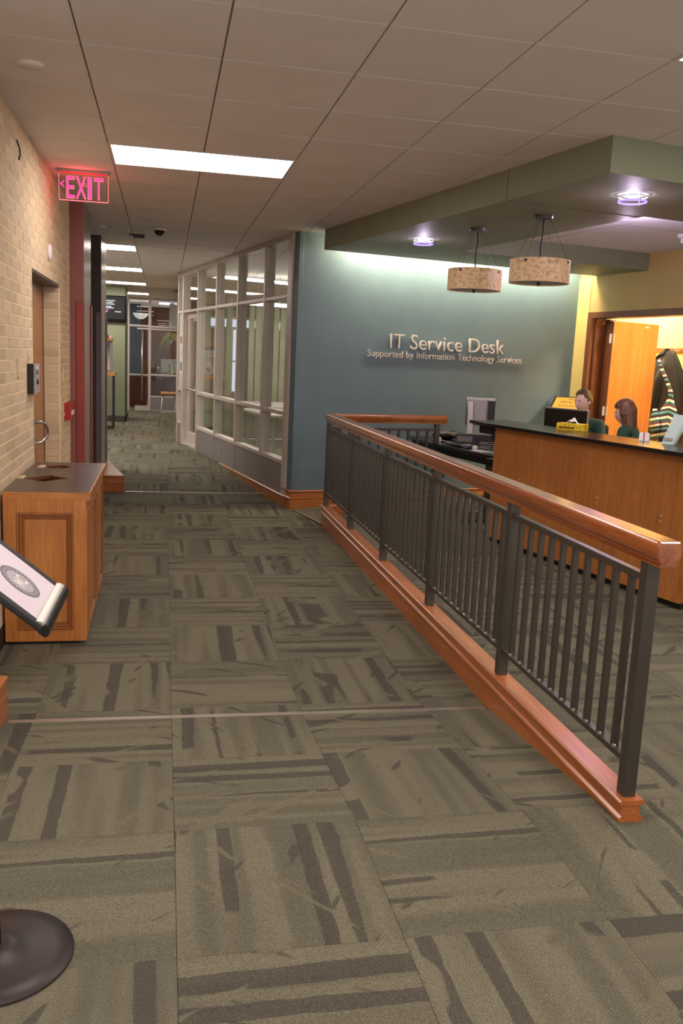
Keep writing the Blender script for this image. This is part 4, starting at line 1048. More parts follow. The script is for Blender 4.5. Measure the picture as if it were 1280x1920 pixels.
# side table at the end of the desk
st = thing('side_table', 'black laminate side table between the desk end and the teal wall', 'table', M=UVT(1.33, -.35))
obj('tabletop', MB().prism([(-.06, -.42), (-.08, -.62), (-.03, -1.80), (.55, -1.80), (.62, .28), (.1, .28), (-.02, -.15)], .715, .75), m_black, st, bevel=.008)
obj('leg', Box(.23, -1.30, .0, .28, -1.25, .715), m_rail, st); obj('leg', Box(.45, .1, .0, .50, .15, .715), m_rail, st)
obj('foot', Box(.0, -1.30, 0, .5, -1.25, .03), m_rail, st)
obj('apron', Box(.1, -1.75, .62, .13, .2, .715), m_black_matte, st)
mo = thing('monitor', 'silver-backed computer monitor on a stand on the side table', 'monitor', M=UVT(1.80, -1.02, .866, math.radians(-35)) @ Matrix.Diagonal((.78, .85, .92, 1)))
obj('screen_shell', MB().hexa([(-.20, -.03, .10), (.20, -.03, .10), (.20, .03, .10), (-.20, .03, .10), (-.20, -.03, .42), (.20, -.03, .42), (.20, .03, .42), (-.20, .03, .42)]), m_black_matte, mo, bevel=.006)
obj('back_panel', MB().hexa([(-.195, -.032, .11), (.10, -.032, .11), (.10, -.03, .11), (-.195, -.03, .11), (-.15, -.06, .15), (.06, -.06, .15), (.10, -.03, .41), (-.195, -.03, .41)]).hexa([(-.195, -.04, .395), (.195, -.04, .395), (.195, .02, .395), (-.195, .02, .395), (-.2, -.04, .425), (.2, -.04, .425), (.2, .02, .425), (-.2, .02, .425)]), m_silver, mo)
obj('back_panel', MB().prism([(-.15, -.06), (.08, -.06), (.10, -.03), (-.18, -.03)], .14, .40), m_silver_pl, mo)
obj('stand_neck', MB().hexa([(-.16, -.12, 0), (-.08, -.12, 0), (-.08, -.09, 0), (-.16, -.09, 0), (-.17, -.11, .38), (-.10, -.11, .38), (-.10, -.06, .38), (-.17, -.06, .38)]), m_silver, mo, bevel=.005)
obj('stand_base', Box(-.18, -.14, -.005, .20, .12, .008), m_silver, mo, bevel=.004)
cb = thing('equipment_box', 'black equipment box under the monitor on the side table', 'box', M=UVT(1.78, -1.02, .75, math.radians(-35)))
obj('case', Box(-.22, -.16, 0, .22, .16, .108), m_black_matte, cb, bevel=.004)
gr = MB()
for k in range(12): gr.box(-.20+.014*k, -.163, .03, -.194+.014*k, -.16, .09)
obj('vent', gr, m_silver_pl, cb)
bg = thing('black_bag', 'soft black bag slumped on the side table', 'bag', M=UVT(1.66, -.52, .75, .4))
def blob(rx, ry, rz, seed, amp=.12, nu=24, nv=14):
    rs = random.Random(seed); p = [rs.random()*6 for _ in range(4)]
    def fn(a, b):
        th = a*2*math.pi; ph = b*math.pi*.999+.0005; w = 1+amp*math.sin(3*th+p[0]+2*ph)+amp*.6*math.sin(7*th+p[1]-4*ph)
        return (rx*w*math.sin(ph)*math.cos(th), ry*w*math.sin(ph)*math.sin(th), max(0, rz*(1-math.cos(ph)*-1)*.5*w))
    return MB().grid(fn, nu, nv, True)
obj('bag_body', blob(.19, .12, .11, 4, .06), m_black_matte, bg, smooth=True); obj('strap', MB().tube([(-.17, -.02, .03), (-.08, -.06, .085), (.04, -.03, .10), (.14, .03, .06), (.19, .06, .01)], .012, 8), m_rubber, bg, smooth=True)
wb = thing('wire_basket', 'small wire basket on the side table by the desk', 'basket', M=UVT(1.50, -1.85, .75))
wm = MB()
for k in range(7):
    wm.tube([(-.12, -.10+k*.033, 0), (-.12, -.10+k*.033, .09)], .002, 5).tube([(-.12+k*.04, -.10, 0), (-.12+k*.04, -.10, .09)], .002, 5)
for z in (.004, .045, .09): wm.tube([(-.12, -.10, z), (.12, -.10, z), (.12, .10, z), (-.12, .10, z), (-.12, -.10, z)], .0025, 5)
obj('wire_frame', wm, m_silver, wb)
pp = thing('paper_sheet', 'white paper lying on the side table in front of the basket', 'paper', M=UVT(1.40, -1.76, .7515, .1)); obj('sheet', Box(-.07, -.1, 0, .07, .1, .003), m_white, pp)
wc = thing('power_adapter', 'white power adapter with cable on the side table', 'adapter', M=UVT(1.42, -.80, .75, .5))
obj('adapter_body', Box(-.03, -.025, 0, .03, .025, .05), m_white, wc, bevel=.006); obj('cable', MB().tube([(.03, 0, .02), (.08, -.08, .004), (.02, -.2, .006), (.10, -.35, .004)], .004, 6), m_white, wc, smooth=True)
cl = thing('cable_bundle', 'tangle of black and blue cables on the side table', 'cables', M=UVT(1.43, -1.30, .75))
rs = random.Random(5)
for k, mt in enumerate((m_rubber, m_rubber, paint('blue_cable', '1f3f7a', .5, .02, 0), m_silver_pl, m_rubber)):
    P = [(rs.uniform(-.08, .06), rs.uniform(-.25, .2), .006+rs.uniform(0, .03)) for _ in range(9)]
    Q = []
    for i in range(len(P)-1):
        for f in (0, .33, .66): Q.append(tuple(P[i][j]+(P[i+1][j]-P[i][j])*f for j in range(3)))
    obj('cable', MB().tube(Q, .0045, 6), mt, cl, smooth=True)
t = thing('small_device', 'small white box among the cables on the side table', 'device', M=UVT(1.42, -1.60, .752, .7)); obj('device_body', Box(-.035, -.02, 0, .035, .02, .035), m_white, t, bevel=.005)
obj('device_lamp', Box(-.01, -.021, .02, .01, -.02, .026), m_darkcol, t)
t = thing('restricted_sign', 'yellow notice board tilted in a black frame at the wall corner', 'sign', M=UVT(3.40, -.42, 0, math.radians(-50)))
TM = Matrix.Translation((0, 0, 1.12)) @ Matrix.Rotation(math.radians(-60), 4, 'X')
obj('board', Box(-.24, 0, -.02, .20, .02, .30), m_black_matte, t, M=TM @ Matrix.Shear('XZ', 4, (.9, 0)) if False else TM)
pl = obj('placard', Box(-.21, -.004, 0, .18, 0, .27), paint('placard_yellow', 'c8912c', .5, .03, 0), t, M=TM)
for k, (s_, w_, h_) in enumerate((('AREA', .12, .028), ('RESTRICTED', .26, .034), ('TO', .03, .018), ('AUTHORIZED', .28, .034))):
    flat_text('printed_line', s_, w_, h_, m_darkcol, pl, Matrix.Translation((.0-w_/2, -.005, [.215, .15, .118, .06][k])), off=.01)
obj('post', MB().tube([(0, .04, 0), (0, .04, 1.12)], .02, 10), m_black_matte, t); obj('base', MB().lathe([(.18, 0), (.18, .02), (.03, .04)], 24, (0, .04, 0)), m_black_matte, t)

# ================================================================ foreground sign stand
ps = thing('pedestal_sign', 'pedestal sign with a tilted framed poster at the left edge', 'sign', (-.415, 2.20, 0))
obj('base', MB().lathe([(.190, 0), (.194, .004), (.192, .010), (.14, .016), (.09, .024), (.055, .034), (.045, .040), (.028, .041)], 64), paint('bronze_base', '37302f', .42, .04, .03, metal=.4), ps, smooth=True)
obj('post', MB().tube([(-.006, 0, .03), (-.03, 0, 1.04)], .016, 20), m_black_matte, ps, smooth=True)
# frame: local x = poster width (world +y), local y = poster up, local z = outward
P1 = Vector((-.265, 2.02, .958)); th = math.radians(40)
ax = Vector((.03, 1, .02)).normalized(); upv = Vector((-math.cos(th), 0, math.sin(th))); nn = ax.cross(upv).normalized(); upv = nn.cross(ax)
FM = Matrix((ax, upv, nn)).transposed().to_4x4(); FM.translation = P1-Vector((-.415, 2.20, 0))
WF, HF = .325, .47
fr = obj('poster_frame', MB().box(0, 0, -.012, .022, HF, .004).box(WF-.022, 0, -.012, WF, HF, .004).box(.022, HF-.03, -.012, WF-.022, HF, .006), m_black_matte, ps, M=FM, bevel=.004)
obj('frame_back', Box(.005, .005, -.014, WF-.005, HF-.005, -.004), m_black_matte, fr)
obj('end_bar', MB().sweep([(0, 0), (WF, 0)], [(.0, -.014), (.020, -.014), (.024, -.004), (.018, .006), (.006, .011), (.0, .011)]), m_black, fr, M=Matrix.Translation((0, .006, 0)), autos=50)
obj('silver_strip', MB().sweep([(.004, 0), (WF-.004, 0)], [(-.020, -.004), (.0, -.004), (.0, .011), (-.010, .010), (-.020, .004)]), paint('chrome_bar', 'b8b4ac', .3, .03, .0, metal=.6), fr, M=Matrix.Translation((0, .006, 0)), autos=50)
po = obj('poster', Box(.02, .02, -.004, WF-.02, HF-.03, 0), paint('poster_paper', 'cfc4cc', .5, .01, 0), fr)
m_seal = paint('seal_gray', '77727a', .6, .03, 0); m_seal2 = paint('seal_light', 'a9a2aa', .6, .03, 0); m_seal3 = paint('seal_dark', '5f5b63', .6, .02, 0)
cxs, cys = .165, .105
def disk(r0, r1, z, n=40):
    m = MB(); vs = []
    for k in range(n):
        a = 2*math.pi*k/n; vs += [(cxs+r0*math.cos(a), cys+r0*math.sin(a), z), (cxs+r1*math.cos(a), cys+r1*math.sin(a), z)]
    m._add(vs, [(2*k, 2*k+1, (2*k+3) % (2*n), (2*k+2) % (2*n)) for k in range(n)]); return m
sl = obj('seal', disk(.040, .056, .0006), m_seal, po)
obj('seal_disc', disk(.0005, .0405, .0005), m_seal2, sl); obj('seal_rim', disk(.0555, .058, .0007), m_seal3, sl)
ticks = MB()
for k in range(28):
    a = 2*math.pi*k/28; c, s_ = math.cos(a), math.sin(a)
    ticks._add([(cxs+.044*c-.002*s_, cys+.044*s_+.002*c, .0010), (cxs+.044*c+.002*s_, cys+.044*s_-.002*c, .0010), (cxs+.052*c+.002*s_, cys+.052*s_-.002*c, .0010), (cxs+.052*c-.002*s_, cys+.052*s_+.002*c, .0010)], [(0, 1, 2, 3)])
obj('seal_lettering', ticks, m_seal2, sl)
me = text_mesh('MC', 1, 0, .02); x0 = min(v.co.x for v in me.vertices); x1 = max(v.co.x for v in me.vertices)
for v_ in me.vertices: v_.co = (cxs-.026+(v_.co.x-x0)/(x1-x0)*.052, cys-.018+v_.co.y*.05, .0012)
me.materials.clear(); me.materials.append(m_white); obj('seal_initials', me, parent=sl)

# ================================================================ far end of the corridor
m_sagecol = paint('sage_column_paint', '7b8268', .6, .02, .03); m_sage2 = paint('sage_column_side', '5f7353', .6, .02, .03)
gc = thing('green_column', 'sage green square column carrying the wall television', 'column', (-1.1, 20.6, 0))
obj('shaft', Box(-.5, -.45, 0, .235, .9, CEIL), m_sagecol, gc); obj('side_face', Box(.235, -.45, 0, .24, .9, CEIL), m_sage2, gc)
obj('base_molding', MB().box(-.5, -.47, 0, .26, -.45, .13).box(.24, -.47, 0, .26, .92, .13), m_darkcol, gc)
def mk_tv():
    return emis('screen_glow', '05050a', .3)
m_tvb = paint('tv_black', '0c0b0c', .5, .02, 0); m_tvb.node_tree.nodes['Principled BSDF'].inputs['Specular IOR Level'].default_value = .1
tv = thing('television', 'wall television with white and magenta text on the green column', 'television', (-1.19, 20.14, 2.17))
obj('bezel', Box(-.40, -.06, 0, .355, 0, .56), m_tvb, tv, bevel=.008)
scn = obj('screen', Box(-.37, -.064, .06, .32, -.06, .53), mk_tv(), tv)
m_tw = emis('screen_white', 'dff2f2', 1.0); m_tm = emis('screen_magenta', 'ff4ae0', 1.0)
rows_ = [(-.30, .46, .16, 0), (-.14, .44, .26, 0), (-.06, .40, .1, 0), (-.10, .365, .20, 0), (-.16, .315, .19, 0), (-.16, .285, .22, 0), (-.28, .245, .25, 2), (-.28, .205, .24, 0), (.12, .21, .1, 0)]
for (x, z, w_, c) in rows_:
    n_ = max(2, int(w_/.035)); r2 = random.Random(int(x*1000)+int(z*1000)); txt = MB(); xx = x
    while xx < x+w_:
        l_ = r2.uniform(.018, .04); txt.box(xx, -.066, z, xx+l_, -.0645, z+.018); xx += l_+.006
    obj('screen_text', txt, m_tw if c == 0 else m_tm, scn)
obj('screen_dot', MB().lathe([(.035, 0), (.035, .001)], 18).xf(Matrix.Translation((-.14, -.0645, .385)) @ Matrix.Rotation(math.pi/2, 4, 'X')), m_tm, scn)
# tall display table with poster
dt = thing('display_table', 'tall narrow table with wooden top and black square frame', 'table', (-1.3, 18.45, 0))
obj('tabletop', Box(-.35, -.25, 1.06, .33, .25, 1.13), wood('light_wood', 'b9823c', 'cf9a4f', 'x', 1, .4, .2), dt, bevel=.004)
for x in (-.3, .29):
    for y in (-.2, .2): obj('leg', Box(x-.015, y-.015, 0, x+.015, y+.015, 1.06), m_black_matte, dt)
obj('stretcher', MB().box(-.3, -.215, 0, .29, -.185, .03).box(-.3, .185, 0, .29, .215, .03), m_black_matte, dt)
pd = thing('poster_display', 'grey framed poster with white headline standing on the tall table', 'poster', (-1.3, 18.40, 1.13))
obj('frame', Box(-.3, -.02, 0, .27, .02, .62), m_metal_panel, pd, bevel=.004)
ph_ = NT('poster_photo'); v = ph_.coords('Object'); sp_ = ph_.add('ShaderNodeSeparateXYZ'); ph_.link(v, sp_.inputs[0])
ph_.set(Base_Color=ph_.ramp(sp_.outputs[2], [(.05, lin('c9bfb4')), (.35, lin('8e8784')), (.5, lin('4e4a49'))]), Roughness=.5)
pg = obj('print', Box(-.26, -.023, .05, .22, -.02, .58), ph_.m, pd)
flat_text('headline', 'MEDIA', .30, .055, m_white, pg, Matrix.Translation((-.20, -.024, .47)), off=.02); flat_text('headline', 'SESSIONS', .36, .055, m_white, pg, Matrix.Translation((-.20, -.024, .395)), off=.02)
obj('round_logo', MB().lathe([(.06, 0), (.06, .001)], 20).xf(Matrix.Translation((-.02, -.0235, .12)) @ Matrix.Rotation(math.pi/2, 4, 'X')), m_seal3, pg)
obj('shelf', Box(-.35, -.12, .62, .28, .12, .67), bpy.data.materials['light_wood'], pd)
t = thing('red_box', 'small red and white item on top of the poster display', 'box', (-1.16, 18.40, 1.80)); obj('item_body', MB().lathe([(.07, 0), (.07, .04), (.04, .07), (0, .08)], 16), m_red, t, smooth=True); obj('item_cap', Box(.05, -.03, 0, .12, .03, .045), m_white, t, bevel=.005)
# far glass partition
GYF = 24.2
fg = thing('glass_partition', 'glazed partition with a sliding door closing the far end of the corridor', 'glass wall', (0, GYF, 0))
for (x0, x1) in ((-.435, -.365), (.30, .36), (-1.0, -.92)): obj('mullion', Box(x0, -.04, 0, x1, .04, CEIL), m_metal, fg)
for (x0, x1, z0, z1) in ((-.92, -.435, 2.20, 2.25), (-.365, .30, 2.19, 2.24), (-.365, .30, .93, .97), (-.365, .30, .36, .40), (-.92, .30, CEIL-.05, CEIL), (-.365, .30, 0, .02)): obj('transom', Box(x0, -.03, z0, x1, .03, z1), m_metal, fg)
obj('kick_panel', Box(-.365, -.02, .02, .30, .02, .36), m_metal_panel, fg)
obj('kick_panel', Box(-.77, -.05, 0, -.435, -.03, .13), m_metal, fg)
for (x0, x1, z0, z1) in ((-.92, -.435, 2.25, CEIL-.05), (-.365, .30, 2.24, CEIL-.05), (-.365, .30, .97, 2.19), (-.365, .30, .40, .93), (-.92, -.435, 0.13, 2.20)): obj('pane', Box(x0, -.004, z0, x1, .004, z1), m_glass_far, fg)
obj('door_track', Box(-.72, -.07, 2.13, .30, -.045, 2.17), m_metal, fg)
obj('pull_bar', MB().tube([(-.59, -.09, .26), (-.59, -.09, 2.10)], .022, 12), m_silver, fg, smooth=True)
obj('bar_fitting', MB().tube([(-.59, -.09, .98), (-.59, -.02, .98)], .025, 10), m_silver, fg)
struct('wall_far_right', Box(.40, GYF-.02, 0, 3.5, GYF+.1, CEIL), m_room)
struct('wall_far_left', Box(-5, GYF-.02, 0, -1.0, GYF+.1, CEIL), m_room)
m_bbrick = paint('brown_brick', '6a4c3a', .85, .1, .2, 30); m_blueg = paint('blue_gray_paint', '4a555f', .6, .02, 0)
struct('wall_far_back', Box(-3, 28.9, 0, 3, 29.0, CEIL), m_bbrick, label='brown brick wall behind the far partition')
struct('wall_far_blue', MB().box(-3, 27.6, 0, -.72, 27.7, CEIL), m_blueg, label='blue grey wall panel behind the far partition')
bk = MB()
for r in range(28):
    for c in range(14):
        x = -.9+c*.2-(r % 2)*.1; bk.box(x+.006, 28.885, .1+r*.1+.006, x+.194, 28.9, .1+r*.1+.094)
o = obj('brick_courses', bk, m_bbrick, bpy.data.objects['wall_far_back']); o['kind'] = 'stuff'
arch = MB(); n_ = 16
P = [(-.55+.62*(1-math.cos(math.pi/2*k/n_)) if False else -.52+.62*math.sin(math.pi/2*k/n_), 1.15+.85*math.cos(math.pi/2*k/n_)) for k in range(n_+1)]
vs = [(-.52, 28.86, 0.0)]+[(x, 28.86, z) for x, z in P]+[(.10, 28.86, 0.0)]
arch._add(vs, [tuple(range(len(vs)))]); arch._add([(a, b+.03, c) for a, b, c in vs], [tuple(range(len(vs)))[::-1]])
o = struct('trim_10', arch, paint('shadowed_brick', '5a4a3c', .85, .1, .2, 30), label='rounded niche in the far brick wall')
rc = thing('reception_counter', 'red-brown wooden counter behind the far glass door', 'counter', (-.93, 26.2, 0))
obj('front', Box(-1.0, -.3, .0, .42, .3, .86), wood('red_counter_wood', '6e2a16', '86381f', 'z', 1, .4, .2), rc); obj('top', Box(-1.05, -.34, .86, .45, .34, .90), m_white, rc, bevel=.004)
pc = thing('desktop_computer', 'pale silver computer seen through the far partition', 'computer', (.13, 25.6, .93)); obj('display_body', Box(-.24, -.02, .06, .24, .02, .44), m_silver, pc, bevel=.01); obj('stand', Box(-.06, -.02, 0, .06, .06, .1), m_silver, pc); obj('emblem', MB().lathe([(.03, 0), (.03, .001)], 14).xf(Matrix.Translation((0, -.021, .26)) @ Matrix.Rotation(math.pi/2, 4, 'X')), m_seal3, pc)
fd = thing('far_desk', 'desk with clutter behind the far partition', 'desk', (.0, 25.7, 0)); obj('desktop', Box(-.42, -.3, .90, .6, .4, .93), m_white, fd); obj('desk_body', Box(-.40, -.1, 0, .55, .35, .90), m_darkpanel, fd)
bt2 = thing('bottle', 'clear green bottle beside the far computer', 'bottle', (.17, 25.42, .93)); obj('bottle_body', MB().lathe([(.05, 0), (.05, .17), (.02, .23), (.02, .27), (0, .27)], 16), paint('green_plastic', '9cb890', .3, .02, 0), bt2, smooth=True); obj('cap', MB().lathe([(.022, .265), (.022, .29)], 12), m_white, bt2)
bt3 = thing('bottle', 'grey dispenser bottle left of the far computer', 'bottle', (-.18, 25.45, .93)); obj('bottle_body', MB().lathe([(.04, 0), (.04, .12), (.015, .17), (0, .17)], 16), m_blueg, bt3, smooth=True); obj('cap', MB().lathe([(.03, .17), (.025, .22)], 12), m_white, bt3)
m_leaf = paint('plant_leaf', 'b3ba55', .5, .15, 0); 
spn = thing('spider_plant', 'pale spider plant hanging in front of the brown brick', 'plant', (.13, 25.3, 1.93))
obj('pot', MB().lathe([(.05, -.12), (.09, 0), (.08, 0), (.04, -.10)], 18), m_silver_pl, spn, smooth=True)
obj('hanger', MB().tube([(0, 0, 0), (0, 0, CEIL-1.93)], .004, 5), m_silver_pl, spn)
rs = random.Random(3)
for k in range(34):
    a = rs.uniform(0, 6.283); L = rs.uniform(.2, .42); hgt = rs.uniform(.05, .22); dn = rs.uniform(.05, .42)
    pts_ = []
    for i in range(7):
        f = i/6; pts_.append(Vector((math.cos(a)*L*f, math.sin(a)*L*f, hgt*math.sin(math.pi*min(1, f*1.3)*.8)-dn*f*f)))
    m_ = MB(); vs = []; side = Vector((-math.sin(a), math.cos(a), 0))
    for i, p in enumerate(pts_):
        w_ = .013*(1-(i/6)**2)+.001; vs += [p-side*w_, p+side*w_]
    m_._add(vs, [(2*i, 2*i+1, 2*i+3, 2*i+2) for i in range(6)]); obj('leaf', m_, m_leaf, spn)
pn = thing('pendant_lamp', 'white bowl pendant behind the far partition', 'pendant', (-.68, 25.8, 2.45)); obj('lamp_shade', MB().lathe([(.06, 0), (.15, .05), (.22, .16), (.21, .16), (.14, .06), (.05, .01)], 24), emis('bowl_glow', 'f1e6da', .55), pn, smooth=True); obj('hanger', MB().tube([(0, 0, .02), (0, 0, CEIL-2.45)], .006, 6), m_silver, pn)
t = thing('ceiling_light', 'pair of violet lamps on the ceiling behind the far partition', 'light', (-.02, 26.6, CEIL-.03)); obj('diffuser', MB().box(-.16, -.1, 0, .16, .0, .02).box(-.16, -.8, 0, .16, -.7, .02), emis('violet_diffuser', 'e2b9ff', 3.0), t)
obj('lamp_frame', Box(-.2, -.85, .02, .2, .05, .03), m_white, t)
cu_ = thing('white_curtain', 'white curtain strip at the right behind the far partition', 'curtain', (.23, 25.0, 2.25)); obj('curtain_cloth', MB().grid(lambda a, b: (-.12+.24*a, .02*math.sin(a*38), .62*b), 30, 3), m_white, cu_, smooth=True)
# stool by the far storefront
sl_ = thing('stool', 'tall stool with wooden seat and silver legs by the storefront end', 'stool', (.09, 19.3, 0))
obj('seat', Box(-.17, -.17, .69, .17, .17, .73), bpy.data.materials['light_wood'], sl_, bevel=.01)
for (x, y) in ((-.14, -.14), (.14, -.14), (-.14, .14), (.14, .14)): obj('leg', MB().tube([(x*.8, y*.8, .69), (x*1.5, y*1.5, 0)], .012, 8), m_silver, sl_, smooth=True)
obj('footrest', MB().tube([(-.17, -.17, .3), (.17, -.17, .3), (.17, .17, .3), (-.17, .17, .3), (-.17, -.17, .3)], .008, 6), m_silver, sl_)

# ================================================================ people
m_skin = paint('skin', 'e0b29c', .55, .04, .03); m_skin2 = paint('skin_pale', 'eec6b2', .55, .04, .03)
m_green_cloth = paint('dark_green_sweater', '2c4a3c', .85, .06, .25, 70)
m_white_cloth = paint('white_shirt', 'cfcac6', .8, .03, .1)
m_jeans = paint('dark_trousers', '23262e', .85, .05, .2)
def mk_hair(nm, a, b):
    t = NT(nm); v = t.coords('Object', (60, 60, 6)); n = t.noise(v, 1, 4, .6)
    t.set(Base_Color=t.ramp(n, [(.3, lin(a)), (.7, lin(b))]), Roughness=.42); t.bump(n, .5, .004); return t.m
m_hair_m = mk_hair('light_brown_hair', '3f2c1c', '6d5238'); m_hair_w = mk_hair('brown_hair', '4a2d1f', '8a5c3e')
def g(d, c, w): return math.exp(-((d[0]-c[0])**2+(d[1]-c[1])**2+(d[2]-c[2])**2)/(w*w))
def head_fn(d):
    """unit direction (face looks along -y) -> point of the head surface"""
    x, y, z = d
    rx, ry, rz = .077, .098, .118
    p = Vector((x*rx, y*ry, z*rz))
    if z < 0: 
        k = 1-.28*min(1, -z*1.1)**1.5; p.x *= k; 
        if y > 0: p.y *= 1-.35*min(1, -z*1.2)
    if y < 0 and z < .35: p.y += -.004
    fx = abs(x)
    def bump(cx, cz, wx, wz, amt):
        return amt*math.exp(-((fx-cx)/wx)**2-((z-cz)/wz)**2) if y < 0 else 0
    p.y -= bump(0, -.18, .12, .14, .022)      # nose tip
    p.y -= bump(0, .02, .09, .22, .010)       # bridge
    p.y += bump(.33, .06, .16, .12, .010)     # eye sockets
    p.y -= bump(.30, .25, .30, .08, .004)     # brow
    p.y -= bump(0, -.47, .2, .05, .006); p.y += bump(0, -.53, .2, .02, .003); p.y -= bump(0, -.60, .17, .05, .006)
    p.y -= bump(0, -.85, .25, .15, .012)      # chin
    p.y -= bump(.48, -.12, .2, .18, .004)     # cheeks
    return p
def sph(n=40, m=28):
    V = []; Fc = []
    for j in range(m+1):
        ph = math.pi*j/m
        for i in range(n): th = 2*math.pi*i/n; V.append((math.sin(ph)*math.cos(th), math.sin(ph)*math.sin(th), math.cos(ph)))
    for j in range(m):
        for i in range(n): Fc.append((j*n+i, (j+1)*n+i, (j+1)*n+(i+1) % n, j*n+(i+1) % n))
    return V, Fc
def capsule(mb, pts, rs, n=14):
    # tube with rounded ends
    P = [Vector(p) for p in pts]; d0 = (P[0]-P[1]).normalized(); d1 = (P[-1]-P[-2]).normalized()
    pp = [P[0]+d0*rs[0]*.85, P[0]+d0*rs[0]*.5]+P+[P[-1]+d1*rs[-1]*.5, P[-1]+d1*rs[-1]*.85]
    rr = [rs[0]*.35, rs[0]*.85]+list(rs)+[rs[-1]*.85, rs[-1]*.35]
    return mb.tube(pp, rr, n)
def smooth_remesh(o, vox):
    r = o.modifiers.new('remesh', 'REMESH'); r.mode = 'VOXEL'; r.voxel_size = vox; r.use_smooth_shade = True
    s_ = o.modifiers.new('smooth', 'SMOOTH'); s_.factor = .5; s_.iterations = 3
def person(label, M, headyaw, headpitch, hair, skin, female=False, lean=.10, hands=None):
    t = thing('person', label, 'person', M=M)
    SH = .185 if not female else .165                       # half shoulder width
    hip = Vector((0, 0, .50)); chest = Vector((0, -lean*.6, .86)); neck = Vector((0, -lean, 1.03)); hc = Vector((0, -lean-.03, 1.205 if not female else 1.145))
    HM = Matrix.Translation(hc) @ Matrix.Rotation(headyaw, 4, 'Z') @ Matrix.Rotation(headpitch, 4, 'X')
    body = MB()
    V, Fc = sph(); body._add([HM @ head_fn(v) for v in V], Fc)
    capsule(body, [neck+Vector((0, .01, -.06)), neck, hc+Vector((0, .02, -.06))], [.06, .054, .052])
    capsule(body, [hip, (hip+chest)/2, chest, neck+Vector((0, 0, -.06))], [.13, .125, .14, .09], 18)
    for s_ in (-1, 1):
        ear = MB(); 
        V2, F2 = sph(12, 8); body._add([HM @ Vector((s_*.078+v[0]*.010, .012+v[1]*.018, -.005+v[2]*.030)) for v in V2], F2)
    arms = []
    hd = hands or [(-.17, -.42, .79), (.17, -.42, .79)]
    for s_, hp_ in zip((-1, 1), hd):
        shd = Vector((s_*SH, -lean*.85, .955)); hnd = Vector(hp_); mid = (shd+hnd)/2; elb = Vector((s_*(SH+.05), mid.y+.08, min(.80, mid.z-.06)))
        capsule(body, [shd, elb], [.048, .040]); capsule(body, [elb, hnd], [.039, .026])
        capsule(body, [Vector((0, -lean*.8, .95)), shd], [.07, .05])
        # palm and fingers
        fd_ = (hnd-elb).normalized(); fd_.z *= .3; fd_.normalize(); sd = Vector((-fd_.y, fd_.x, 0)).normalized()
        pc_ = hnd+fd_*.05
        capsule(body, [hnd, pc_+sd*.018], [.02, .017], 10); capsule(body, [hnd, pc_-sd*.018], [.02, .017], 10); capsule(body, [hnd, pc_], [.021, .018], 10)
        for k in range(4):
            off = sd*(-.03+.02*k); l_ = [.058, .07, .066, .05][k]; r0 = hnd+fd_*.075+off
            capsule(body, [pc_+off*.8, r0, r0+fd_*l_*.55+Vector((0, 0, -.004)), r0+fd_*l_*.8+Vector((0, 0, -.02))], [.0095, .0085, .008, .007], 8)
        capsule(body, [hnd+fd_*.015+sd*(-s_*.02), hnd+fd_*.045+sd*(-s_*.05), hnd+fd_*.07+sd*(-s_*.055)], [.012, .010, .008], 8)
        arms.append((shd, elb, hnd))
    knees = []
    for s_ in (-1, 1):
        kn = Vector((s_*.12, -.42, .50)); an = Vector((s_*.13, -.40, .09))
        capsule(body, [hip+Vector((s_*.09, 0, -.0)), kn], [.085, .058]); capsule(body, [kn, an], [.055, .036]); capsule(body, [an+Vector((0, .03, -.05)), an+Vector((0, -.13, -.06))], [.034, .028])
        knees.append((kn, an))
    ob_ = obj('body', body, skin, t, smooth=True); smooth_remesh(ob_, .0065)
    top = MB()
    capsule(top, [hip+Vector((0, 0, .02)), (hip+chest)/2, chest, Vector((0, -lean*.9, .975))], [.150, .148, .158, .085], 20)
    for (shd, elb, hnd) in arms:
        capsule(top, [Vector((0, -lean*.85, .945)), shd], [.085, .068]); capsule(top, [shd, elb], [.064, .056]); w_ = elb+(hnd-elb)*.88; capsule(top, [elb, w_], [.054, .040])
    so_ = obj('sweater', top, m_green_cloth, t, smooth=True); smooth_remesh(so_, .010)
    obj('shirt_collar', MB().lathe([(.064, 0), (.058, .03), (.066, .028), (.074, -.01)], 20, (0, -lean-.0, 1.0)), m_white_cloth, t, smooth=True)
    tr_ = MB()
    for s_, (kn, an) in zip((-1, 1), knees): capsule(tr_, [hip+Vector((s_*.085, .0, 0)), kn], [.105, .072]); capsule(tr_, [kn, an], [.068, .052])
    capsule(tr_, [hip+Vector((-.07, .02, -.0)), hip+Vector((.07, .02, .0))], [.125, .125])
    to_ = obj('trousers', tr_, m_jeans, t, smooth=True); smooth_remesh(to_, .010)
    for s_, (kn, an) in zip((-1, 1), knees):
        sh_ = MB(); capsule(sh_, [an+Vector((0, .03, -.045)), an+Vector((0, -.15, -.055))], [.042, .036]); obj('shoe', sh_, m_rubber, t, smooth=True)
    # eyes, brows, mouth
    for s_ in (-1, 1):
        V2, F2 = sph(14, 10); e_ = MB(); e_._add([HM @ Vector((s_*.031+v[0]*.0125, -.077+v[1]*.0125, .006+v[2]*.0105)) for v in V2], F2)
        ey = obj('eye', e_, m_white, t, smooth=True)
        ir = MB(); ir._add([HM @ Vector((s_*.031+v[0]*.0055, -.0875+v[1]*.003, .003+v[2]*.0055)) for v in V2], F2); obj('iris', ir, m_darkcol, ey, smooth=True)
        eb = MB(); eb._add([HM @ Vector((s_*.032+v[0]*.019, -.0875+v[1]*.006+abs(v[0])*.004, .026+v[2]*.0035)) for v in V2], F2); obj('eyebrow', eb, hair, t, smooth=True)
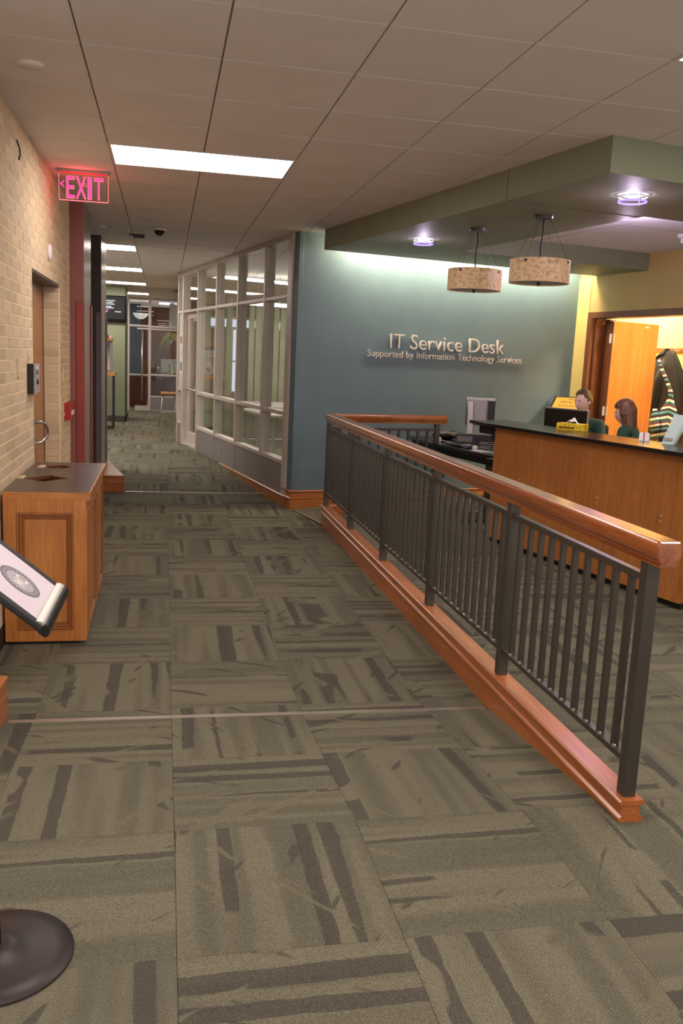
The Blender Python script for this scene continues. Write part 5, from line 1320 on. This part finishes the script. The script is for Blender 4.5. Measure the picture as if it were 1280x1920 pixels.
    V2, F2 = sph(14, 10); mo_ = MB(); mo_._add([HM @ Vector((v[0]*.023, -.090+v[1]*.008+abs(v[0])*.006, -.062+v[2]*.006)) for v in V2], F2)
    obj('lips', mo_, paint('lip_'+('a' if female else 'b'), 'a0604f', .5, .02, 0), t, smooth=True)
    # hair shell
    hb = MB(); V, Fc = sph(56, 40); idx = {}; nv = []
    def keep(v):
        x, y, z = v
        if female: return z > .45 or (y > -.45 and z > -.2) or (y > -.1 and z > -.5)
        return z > .58+.10*(y < -.2) or (y > -.18 and z > -.05) or (y > .15 and z > -.55) or (y > -.42 and z > .32)
    faces = [f for f in Fc if all(keep(V[i]) for i in f)]
    used = sorted({i for f in faces for i in f})
    for i in used:
        v = Vector(V[i]); p = head_fn(v); n_ = v.copy()
        th_ = .014+.004*math.sin(v.x*23+v.z*11)+.003*math.sin(v.y*31); 
        if v.z > .6: th_ += .008
        if female: th_ += .010
        q = p+n_*th_
        idx[i] = len(nv); nv.append(HM @ q)
    hb._add(nv, [tuple(idx[i] for i in f) for f in faces])
    if female:
        def fall(a, b):
            th_ = math.radians(-128+256*a); r_ = 1+.035*math.sin(th_*9)*b+.10*b-.10*b*b
            return HM @ Vector((.094*r_*math.sin(th_), .012+(.108-.03*b)*r_*math.cos(th_), .055-.245*b-.02*abs(math.sin(th_*.5))*b))
        hb.grid(fall, 60, 14)
    ho = obj('hair', hb, hair, t, smooth=True); sd_ = ho.modifiers.new('solid', 'SOLIDIFY'); sd_.thickness = .012; sd_.offset = -1; sm_ = ho.modifiers.new('smooth', 'SMOOTH'); sm_.factor = .5; sm_.iterations = 5
    return t
# facing -y in local space; M rotates them to the computer
def chair(label, M):
    t = thing('office_chair', label, 'chair', M=M)
    obj('seat', Box(-.24, -.24, .42, .24, .24, .49), m_black_matte, t, bevel=.03, seg=3)
    obj('backrest', MB().hexa([(-.22, .22, .55), (.22, .22, .55), (.22, .28, .55), (-.22, .28, .55), (-.20, .27, 1.0), (.20, .27, 1.0), (.20, .33, 1.0), (-.20, .33, 1.0)]), m_black_matte, t, bevel=.025, seg=3)
    obj('back_support', Box(-.03, .22, .40, .03, .30, .62), m_black_matte, t)
    obj('gas_lift', MB().lathe([(.03, .08), (.03, .43)], 14), m_silver, t)
    for k in range(5):
        a = k*1.2566; c, s_ = math.cos(a), math.sin(a)
        lg = obj('leg', MB().tube([(0, 0, .10), (.28*c, .28*s_, .075)], [.03, .018], 8), m_black_matte, t, smooth=True)
        obj('caster', MB().lathe([(.012, 0), (.028, .01), (.028, .05), (.012, .06)], 12, (.29*c, .29*s_, 0)), m_rubber, lg, smooth=True)
    return t
MAN = UVT(3.02, -1.26, .06, math.radians(-52)); WOM = UVT(2.98, -2.16, .045, math.radians(-145))
person('man with short brown hair in a dark green sweater looking at the computer', MAN, math.radians(-32), math.radians(12), m_hair_m, m_skin2, False, .12)
person('woman with shoulder-length brown hair in a green sweater seated beside the man', WOM, math.radians(10), math.radians(12), m_hair_w, m_skin2, True, .10, [(-.15, -.30, .70), (.15, -.30, .70)])
chair('black office chair under the man', UVT(3.02, -1.26, 0, math.radians(-52))); chair('black office chair under the woman', UVT(2.98, -2.16, 0, math.radians(-145)))
